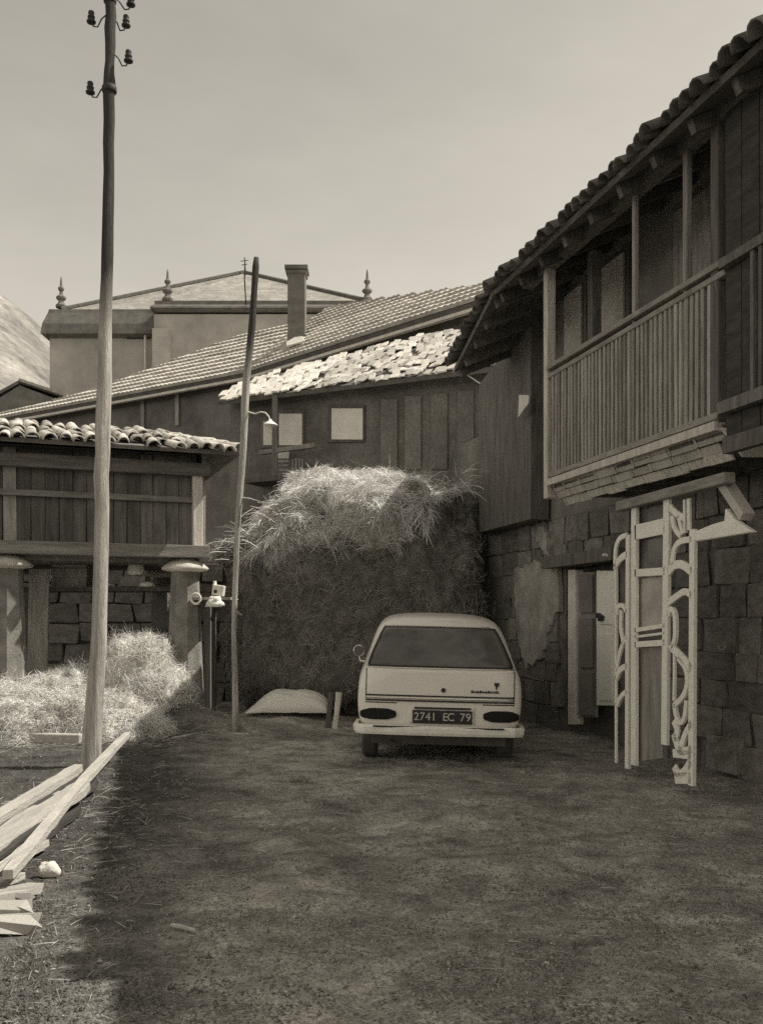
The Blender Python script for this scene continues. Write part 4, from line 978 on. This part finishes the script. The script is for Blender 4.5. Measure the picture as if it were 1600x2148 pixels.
for zb_ in (7.45, 6.42):
    k_ = min(range(len(pts)), key=lambda i_: abs(pts[i_].z - zb_)); part('iron_band', MB().lathe([(rs[k_] + .006, -.03), (rs[k_] + .012, -.02), (rs[k_] + .012, .02), (rs[k_] + .006, .03)], pts[k_], 14), M['iron'], t, smooth=True)

Y2 = 11.5
t = thing('wooden_pole', 'thin rough wooden pole leaning before the haystack', 'wooden pole', P(492, 1530, Y2))
pp = [(539, 540, 11), (537, 560, 14), (533, 610, 14), (529, 680, 15), (524, 740, 16), (516, 800, 17), (514, 850, 17), (513, 885, 16), (510, 940, 15), (507, 985, 14), (503, 1040, 13), (498, 1110, 12), (495, 1180, 11), (492, 1250, 11), (491, 1330, 11), (492, 1420, 12), (493, 1480, 13), (493, 1560, 14)]
pts = [P(a, b, Y2) + Vector((R.uniform(-.008, .008), R.uniform(-.008, .008), 0)) for a, b, c in pp]
part('shaft', MB().tube(pts, [c / 2 / FPX * Y2 * R.uniform(.92, 1.08) for a, b, c in pp], 9), M['pole'], t, smooth=True)
for a, b in (((503, 1044), (545, 1052)), ((497, 1108), (470, 1102)), ((492, 1225), (499, 1210)), ((491, 1262), (500, 1258)), ((507, 1290), (490, 1282))):
    part('twig', MB().tube([P(*a, Y2), P((a[0] + b[0]) / 2, (a[1] + b[1]) / 2 - 2, Y2 - .02), P(*b, Y2)], [.013, .01, .006], 5), M['pole'], t)
part('mast', MB().tube([P(516, 640, Y2 + .02), P(513, 585, Y2 + .02), P(514, 552, Y2 + .02)], .008, 5), M['iron'], t)
t = thing('yard_lamp', 'small white lamp on a bent bracket fixed to the thin wooden pole', 'lamp', P(516, 862, Y2))
part('bracket', MB().tube([P(516, 863, Y2), P(535, 868, Y2 - .05), P(548, 864, Y2 - .08), P(557, 866, Y2 - .1), P(564, 874, Y2 - .1), P(567, 884, Y2 - .1)], .009, 6), M['white_old'], t)
ls = P(567, 888, Y2 - .1)
part('lamp_shade', MB().lathe([(.09, -.025), (.088, -.018), (.05, .012), (.022, .03), (.014, .05)], ls, 14), M['white'], t, smooth=True)
part('bulb', MB().lathe([(.008, -.06), (.022, -.05), (.024, -.035), (.014, -.02)], ls, 10), M['pane'], t, smooth=True)

# ------------------------------------------------------------------ timber on the ground at the left
def plank(a, b, wd, th, label, wob=0., twist=0., m='wood_pale'):
    a = Vector(a); b = Vector(b); d = (b - a).normalized(); s_ = d.cross(UPZ).normalized(); n_ = s_.cross(d)
    mb = MB(); k = 10; r_ = random.Random(label); vs = []
    for i in range(k + 1):
        f_ = i / k; c = a.lerp(b, f_) + s_ * wob * math.sin(f_ * 3.1) + Vector((0, 0, r_.uniform(-.006, .006)))
        w0 = wd * (1 + r_.uniform(-.1, .1)) * (.75 if i in (0, k) else 1); t_ = twist * f_
        sx = s_ * math.cos(t_) + n_ * math.sin(t_); nx_ = n_ * math.cos(t_) - s_ * math.sin(t_)
        vs += [c - sx * w0 / 2 - nx_ * th / 2, c + sx * w0 / 2 - nx_ * th / 2, c + sx * w0 / 2 * .93 + nx_ * th / 2, c - sx * w0 / 2 * .93 + nx_ * th / 2]
    fs = [(0, 1, 2, 3), (4 * k + 3, 4 * k + 2, 4 * k + 1, 4 * k)]
    for i in range(k):
        for e in range(4): fs.append((4 * i + e, 4 * i + (e + 1) % 4, 4 * i + 4 + (e + 1) % 4, 4 * i + 4 + e))
    mb.add(vs, fs); return single('plank', mb, M[m], label, 'plank', a, bevel=.004, group='planks on the ground by the pole')
def G(px, py, h): Y = (CZ - h) * FPX / (py - HYP); return P(px, py, Y)
plank(G(268, 1540, .27), G(18, 1836, .12), .075, .05, 'longest and thinnest plank, its tip reaching past the telegraph pole', .03)
plank(G(165, 1610, .15), G(-60, 1753, .12), .11, .06, 'plank farthest from the camera, ending just left of the pole base', .0)
plank(G(172, 1650, .16), G(-90, 1830, .14), .18, .055, 'widest pale plank, ending at the foot of the telegraph pole', .02)
plank(G(112, 1718, .10), G(-60, 1846, .08), .10, .05, 'short plank between the widest plank and the longest one', -.02)
plank(G(92, 1768, .05), G(-70, 1880, .03), .10, .04, 'broad split plank lying lowest under the longest one', .03)
plank(G(48, 1836, .04), G(-60, 1876, .04), .06, .04, 'short pointed offcut plank nearest the wood scraps', 0)
plank(G(178, 1640, .06), G(-60, 1790, .04), .30, .05, 'dark weathered plank showing in the gap beside the widest plank', 0, m='wood_black')  # dark strip added as shade in the gap beside the widest plank
plank(G(170, 1632, .17), G(-60, 1779, .155), .055, .03, 'narrow dark batten between the two farthest planks', 0, m='wood_black')  # added dark strip: shade between the two farthest planks
plank(G(120, 1706, .15), G(-40, 1822, .13), .05, .03, 'narrow dark batten along the near edge of the widest plank', 0, m='wood_black')  # added to draw the shadow along the near edge
plank(G(150, 1690, .05), G(-40, 1838, .03), .22, .05, 'dark weathered plank under the longest plank', 0, m='wood_black')  # added dark board: shade under the longest plank
k_ = G(110, 1675, .182)
# dry scraps of wood and bark
chips = [(30, 1868, .16, .08, .3), (24, 1905, .12, .06, -.5), (6, 1888, .16, .05, .9), (40, 1880, .09, .05, .1), (30, 1925, .13, .03, .5), (8, 1940, .18, .12, .2), (-10, 1915, .14, .1, .2), (50, 1900, .05, .03, .8)]
sl_me = [rough_box('wood_scrap', M['wood_pale'], 90 + k, .5) for k in range(4)]
labs = ['upper flat scrap of pale wood at the left edge below the planks', 'long tilted scrap of pale wood among the scraps', 'scrap of bark touching the left picture edge', 'small pale wood scrap nearest the planks', 'thin splinter pointing right from the scraps', 'largest pale slab in the heap of scraps', 'pale scrap half outside the picture edge', 'tiny wood chip right of the scrap heap']
for k, (px, py, a_, b_, rz) in enumerate(chips):
    q = G(px, py, .04); o = bpy.data.objects.new('wood_scrap', sl_me[k % 4]); COL.objects.link(o); o.location = q; o.scale = (a_ * 1.3, b_ * 1.3, .05); o.rotation_euler = (R.uniform(-.15, .15), R.uniform(-.15, .15), rz)
    o['label'] = labs[k]; o['category'] = 'wood scrap'; o['group'] = 'wood scraps at the left edge'
q = G(103, 1822, .04)
lump('stone', 'rounded pale stone half sunk in the earth right of the wood scraps', 'stone', (q.x, q.y, .0), (.06, .05, .05), M['stone_pale'], 20)
# squared beam in front of the hay
a, b = P(-60, 1541, 10.75), P(172, 1548, 10.55)
t_ = single('timber_beam', MB().bar(Vector((a.x, a.y, .085)), Vector((b.x, b.y, .08)), .12, .11), M['wood_pale'], 'long squared pale beam lying in front of the low hay heap', 'beam', Vector((b.x, b.y, .03)), bevel=.012)
# thin sticks on the yard
q = [G(px, py, .04) for px, py in ((362, 1548), (410, 1541), (455, 1538), (522, 1540))]
single('stick', MB().tube(q, [.012, .018, .018, .01], 6), M['wood_pale'], 'long pale stick lying on the yard left of the car', 'stick', q[0])
q = [G(px, py, .02) for px, py in ((360, 1940), (382, 1944), (412, 1952))]
single('stick', MB().tube(q, [.008, .011, .008], 6), M['wood_pale'], 'short pale stick on the bare earth in the foreground', 'stick', q[0])
q = [G(px, py, .03) for px, py in ((318, 1548), (330, 1545), (338, 1550))]
single('stick', MB().tube(q, [.015, .018, .012], 6), M['wood_pale'], 'stub of pale wood on the earth bank near the beam', 'stick', q[0])
q = [G(px, py, .03) for px, py in ((445, 1490), (470, 1496), (500, 1494))]
single('stick', MB().tube(q, [.015, .02, .012], 6), M['wood_pale'], 'pale stick at the foot of the thin wooden pole', 'stick', q[0])
q = [G(px, py, .012) for px, py in ((968, 1684), (980, 1691), (1000, 1690), (1012, 1682))]
single('wire', MB().tube(q, .006, 5), M['wood_pale'], 'thin curled scrap of pale wire on the yard behind the car', 'wire', q[0])
a = P(50, 1395, 12.0)
single('fence_stake', MB().tube([(a.x, 12.0, 0), (a.x + .01, 12.0, .6), (a.x, 12.0, P(0, 1345, 12).z)], .025, 6), M['wood_grey'], 'thin grey stake standing in the hay at the far left', 'stake', (a.x, 12, 0))

# ------------------------------------------------------------------ car
yaw = rad(-1.6); roll = rad(1.4)
CARX, CARY = .535, 8.98
rot = Matrix.Rotation(yaw, 4, 'Z') @ Matrix.Rotation(roll, 4, 'Y')
car = thing('parked_car', 'white old hatchback seen from behind, parked before the haystack', 'car', (CARX, CARY, .0), rot=rot)
st = [(.02, .37, .755, .86, .70, .905, .685), (.10, .31, .785, .90, .745, .965, .69), (.50, .27, .795, .92, .757, 1.36, .615), (.72, .25, .795, .92, .757, 1.445, .60), (1.5, .25, .795, .92, .757, 1.475, .60), (2.25, .25, .795, .92, .757, 1.455, .60),
      (2.55, .25, .795, .92, .755, 1.40, .60), (3.05, .25, .79, .92, .75, .96, .70), (3.55, .27, .775, .86, .73, .885, .68), (3.9, .34, .73, .74, .69, .78, .66)]
rings = []
for (y, zb_, w_, zbl, wbl, zr, wr) in st:
    zm = zb_ + .2
    h = [(w_ * .80, zb_), (w_ * .95, zb_ + .05), (w_, zm), (w_, (zm + zbl) / 2), (w_ * .985, zbl - .05), (wbl, zbl + .005), (wbl + (wr - wbl) * .5, zbl + (zr - zbl) * .46), (wr + .012, zbl + (zr - zbl) * .86), (wr * .84, zr - (zr - zbl) * .03), (wr * .42, zr + (zr - zbl) * .02)]
    rings.append([(-x, y, z_) for x, z_ in h] + [(x, y, z_) for x, z_ in reversed(h)])
k = len(rings[0]); vs = [q for r_ in rings for q in r_]; fs = []
for i in range(len(rings) - 1):
    for j in range(k): fs.append((i * k + j, i * k + (j + 1) % k, (i + 1) * k + (j + 1) % k, (i + 1) * k + j))
# closed ends: strips across so that the panels stay flat
for e in (0, len(rings) - 1):
    for j in range(k // 2 - 1): fs.append((e * k + j, e * k + j + 1, e * k + k - 2 - j, e * k + k - 1 - j))
body = part('body', MB().add(vs, fs), M['car'], car, local=True, smooth=True)
ss_ = body.modifiers.new('smooth', 'SUBSURF'); ss_.levels = 2; ss_.render_levels = 2
bpy.context.view_layer.update()
dg = bpy.context.evaluated_depsgraph_get(); BV = BVHTree.FromObject(body, dg)
def hit(x, z, off, dirn=(0, 1, 0)):
    d = Vector(dirn); o_ = Vector((x, -1.0, z)) if d.y > 0 else Vector((d.x * -3, x, z))
    p, n_, _, _ = BV.ray_cast(o_, d)
    if p is None: return None
    if n_.dot(d) > 0: n_ = -n_
    return p + n_ * off
def conform(u0, u1, v0, v1, hw=None, off=.006, nu=24, nv=10, rnd=0., dirn=(0, 1, 0), th=.006, wfun=None):
    """patch laid on the car body: u,v in the projection plane; hw(v) scales u for tapered shapes"""
    mb = MB(); idx = {}; vs = []
    for j in range(nv + 1):
        for i in range(nu + 1):
            a = -1 + 2 * i / nu; b = -1 + 2 * j / nv
            ar = a * math.sqrt(max(0, 1 - rnd * b ** 4)); br = b * math.sqrt(max(0, 1 - rnd * a ** 4))
            v_ = v0 + (v1 - v0) * (br + 1) / 2
            wf_ = wfun(v_) if wfun else 1.
            p = hit((u0 + u1) / 2 + (u1 - u0) / 2 * ar * wf_, v_, off, dirn)
            if p is not None: idx[(i, j)] = len(vs); vs.append(p)
    fs = [tuple(idx[q] for q in ((i, j), (i + 1, j), (i + 1, j + 1), (i, j + 1))) for i in range(nu) for j in range(nv) if all(q in idx for q in ((i, j), (i + 1, j), (i + 1, j + 1), (i, j + 1)))]
    return mb.add(vs, fs)
def cpart(name, mb, m, parent=None, th=.006, label=None):
    o = part(name, mb, M[m], parent or car, local=True, smooth=True, label=label)
    s_ = o.modifiers.new('thick', 'SOLIDIFY'); s_.thickness = th; s_.offset = 0
    return o
tap = lambda z: 1 - .20 * max(0, (z - .95)) / .36
rw = cpart('rear_window', conform(-.70, .70, .935, 1.322, off=.004, rnd=.05, nu=40, nv=18, wfun=tap), 'black', th=.006)
cpart('pane', conform(-.68, .68, .95, 1.308, off=.010, rnd=.05, nu=40, nv=18, wfun=tap), 'glass', rw, th=.004)
def outline(n_=18):
    o_ = []
    for a_ in range(4 * n_):
        e, f_ = divmod(a_, n_); u_ = -1 + 2 * f_ / n_; a, b = ((u_, -1), (1, u_), (-u_, 1), (-1, -u_))[e]
        ar = a * math.sqrt(1 - .05 * b ** 4); br = b * math.sqrt(1 - .05 * a ** 4); v_ = .93 + .40 * (br + 1) / 2
        p = hit(.705 * ar * tap(v_), v_, .008)
        if p is not None: o_.append(p)
    return o_ + [o_[0]]
part('window_trim', MB().tube(outline(), .0065, 6, cap=False), M['chrome'], rw, local=True, smooth=True)
for sgn in (-1, 1):
    cpart('seam', conform(sgn * .70 - .004, sgn * .70 + .004, .64, .925, off=.002, nu=2, nv=16), 'black', th=.003)
cpart('trim_strip', conform(-.70, .70, .668, .682, off=.006, nu=40, nv=2), 'black', th=.008, label='dark upper strip across the tailgate')
cpart('trim_strip', conform(-.70, .70, .622, .637, off=.012, nu=40, nv=2), 'black', th=.008, label='dark lower strip across the tailgate')
cpart('trim_strip', conform(-.70, .70, .646, .662, off=.009, nu=40, nv=2), 'chrome', th=.012, label='bright strip between the dark ones')
for sgn in (-1, 1):
    lt = cpart('tail_light', conform(sgn * .575 - .165, sgn * .575 + .165, .445, .55, off=.012, rnd=.45, nu=20, nv=10), 'lamp_dark', th=.02)
    cpart('lens_rib', conform(sgn * .575 - .004, sgn * .575 + .004, .452, .543, off=.026, nu=2, nv=8), 'black', lt, th=.006)
cpart('plate_recess', conform(-.285, .335, .415, .57, off=.003, nu=20, nv=6), 'white_old', th=.004)
cpart('plate_lamp', conform(-.24, .29, .556, .572, off=.012, nu=14, nv=2), 'black', th=.02)
pl = part('licence_plate', MB().box((.025, hit(.025, .48, 0).y - .022, .482), (.56, .014, .125)), M['black'], car, local=True, bevel=.004)
ly = hit(.025, .48, 0).y - .0305
for k_, ch_ in enumerate('2741 EC 79'):
    if ch_ == ' ': continue
    cu = bpy.data.curves.new('plate_text', 'FONT'); cu.body = ch_; cu.size = .105; cu.align_x = 'CENTER'; cu.align_y = 'CENTER'; cu.extrude = .0015
    tmp = bpy.data.objects.new('plate_text', cu); me = bpy.data.meshes.new_from_object(tmp); bpy.data.objects.remove(tmp)
    me.materials.clear(); me.materials.append(M['plate_ink'])
    tx = bpy.data.objects.new('plate_character', me); COL.objects.link(tx); tx.parent = pl
    tx.matrix_basis = Matrix.Translation((.025 + (k_ - 4.5) * .054, ly, .482)) @ Matrix.Rotation(rad(90), 4, 'X')
# tailgate button and small badges
yb_ = hit(.03, .735, 0)
part('tailgate_button', MB().lathe([(.022, 0), (.022, .012), (.014, .016)], yb_, 12, Matrix.Rotation(rad(90), 3, 'X')), M['iron'], car, local=True)
mb = MB(); r_ = random.Random(4)
for i in range(10):
    p = hit(.30 + i * .026, .728 - (.002 if i % 3 else 0), .006); hh = (.024, .016, .02)[i % 3]
    mb.box(p, (.018, .006, hh), Matrix.Rotation(.2, 3, 'Y'))
mb.bar(hit(.29, .722, .005), hit(.56, .722, .005), .006, .006)
part('script_badge', mb, M['iron'], car, local=True)
p = hit(.53, .79, .006)
part('emblem', MB().prism([p + Vector(q) for q in ((-.024, 0, .026), (.024, 0, .026), (.022, 0, -.002), (.008, 0, -.012), (.004, 0, -.036), (-.006, 0, -.036), (-.008, 0, -.012), (-.02, 0, .0))], (0, -.006, 0)), M['iron'], car, local=True)
# bumper
yb_ = .0
bp = [(-.80, .42), (-.805, .12), (-.78, .0), (-.70, -.055), (-.4, -.085), (0, -.095), (.4, -.085), (.70, -.055), (.78, .0), (.805, .12), (.80, .42)]
mb = MB(); prof_ = [(-.03, -.04), (0, -.045), (.012, -.02), (.014, .02), (0, .045), (-.03, .04)]
pts = []
for i, (x, y) in enumerate(bp):
    a = Vector((*bp[max(i - 1, 0)], 0)); b = Vector((*bp[min(i + 1, len(bp) - 1)], 0)); d = (b - a).normalized(); o_ = Vector((d.y, -d.x, 0))
    pts.append([Vector((x, y, .36)) + o_ * q[0] + UPZ * q[1] for q in prof_])
kk = len(prof_); vs = [q for r_ in pts for q in r_]; fs = []
for i in range(len(pts) - 1):
    for j in range(kk): fs.append((i * kk + j, i * kk + (j + 1) % kk, (i + 1) * kk + (j + 1) % kk, (i + 1) * kk + j))
fs += [tuple(range(kk)), tuple((len(pts) - 1) * kk + j for j in range(kk))]
bmp = part('bumper', mb.add(vs, fs), M['white'], car, local=True, smooth=False)
for x0, x1 in ((-.62, -.13), (.12, .6)):
    part('bumper_insert', MB().box(((x0 + x1) / 2, -.098 + .012, .392), (x1 - x0, .018, .014)), M['black'], bmp, local=True)
# side windows, mirror, wheels
for sgn in (-1, 1):
    dv = (-sgn, 0, 0)
    for y0, y1, lab in ((.72, 1.12, 'small rear quarter window'), (1.2, 1.9, 'rear door window'), (1.97, 2.62, 'front door window')):
        mb = conform(y0, y1, .985, 1.30, off=.005, rnd=.15, nu=12, nv=8, dirn=dv)
        if mb.f: cpart('side_window', mb, 'glass', th=.004, label=lab)
    cpart('seam', conform(.02, .06, .60, .61, off=.002, nu=4, nv=1, dirn=dv), 'black', th=.003)
    for y_ in (.74, 3.18):
        ax = Matrix.Rotation(rad(90) * sgn, 3, 'Y')
        wh = part('wheel', MB().lathe([(.18, -.075), (.27, -.075), (.29, -.05), (.29, .05), (.27, .075), (.18, .075)], (sgn * .675, y_, .285), 28, ax), M['tyre'], car, local=True, smooth=False)
        part('hub_cap', MB().lathe([(.18, .068), (.15, .085), (.06, .095), (.02, .095)], (sgn * .675, y_, .285), 24, ax), M['chrome'], wh, local=True)
mr_ = part('mirror', MB().lathe([(.062, -.012), (.07, 0), (.066, .03), (.03, .06)], (-.885, 2.15, 1.02), 14, Matrix.Rotation(rad(-90), 3, 'X')), M['chrome'], car, local=True, smooth=True)
part('mirror_glass', MB().lathe([(.058, -.018), (.058, -.010)], (-.885, 2.15, 1.02), 14, Matrix.Rotation(rad(-90), 3, 'X')), M['glass'], mr_, local=True)
part('stalk', MB().tube([(-.885, 2.18, .97), (-.87, 2.18, .9), (-.78, 2.18, .885)], .012, 6), M['chrome'], mr_, local=True)
part('underside', MB().box((0, 1.95, .24), (1.3, 3.4, .10)), M['tyre'], car, local=True)
part('exhaust_pipe', MB().tube([(-.45, .9, .2), (-.45, .02, .22)], .022, 8), M['iron'], car, local=True)
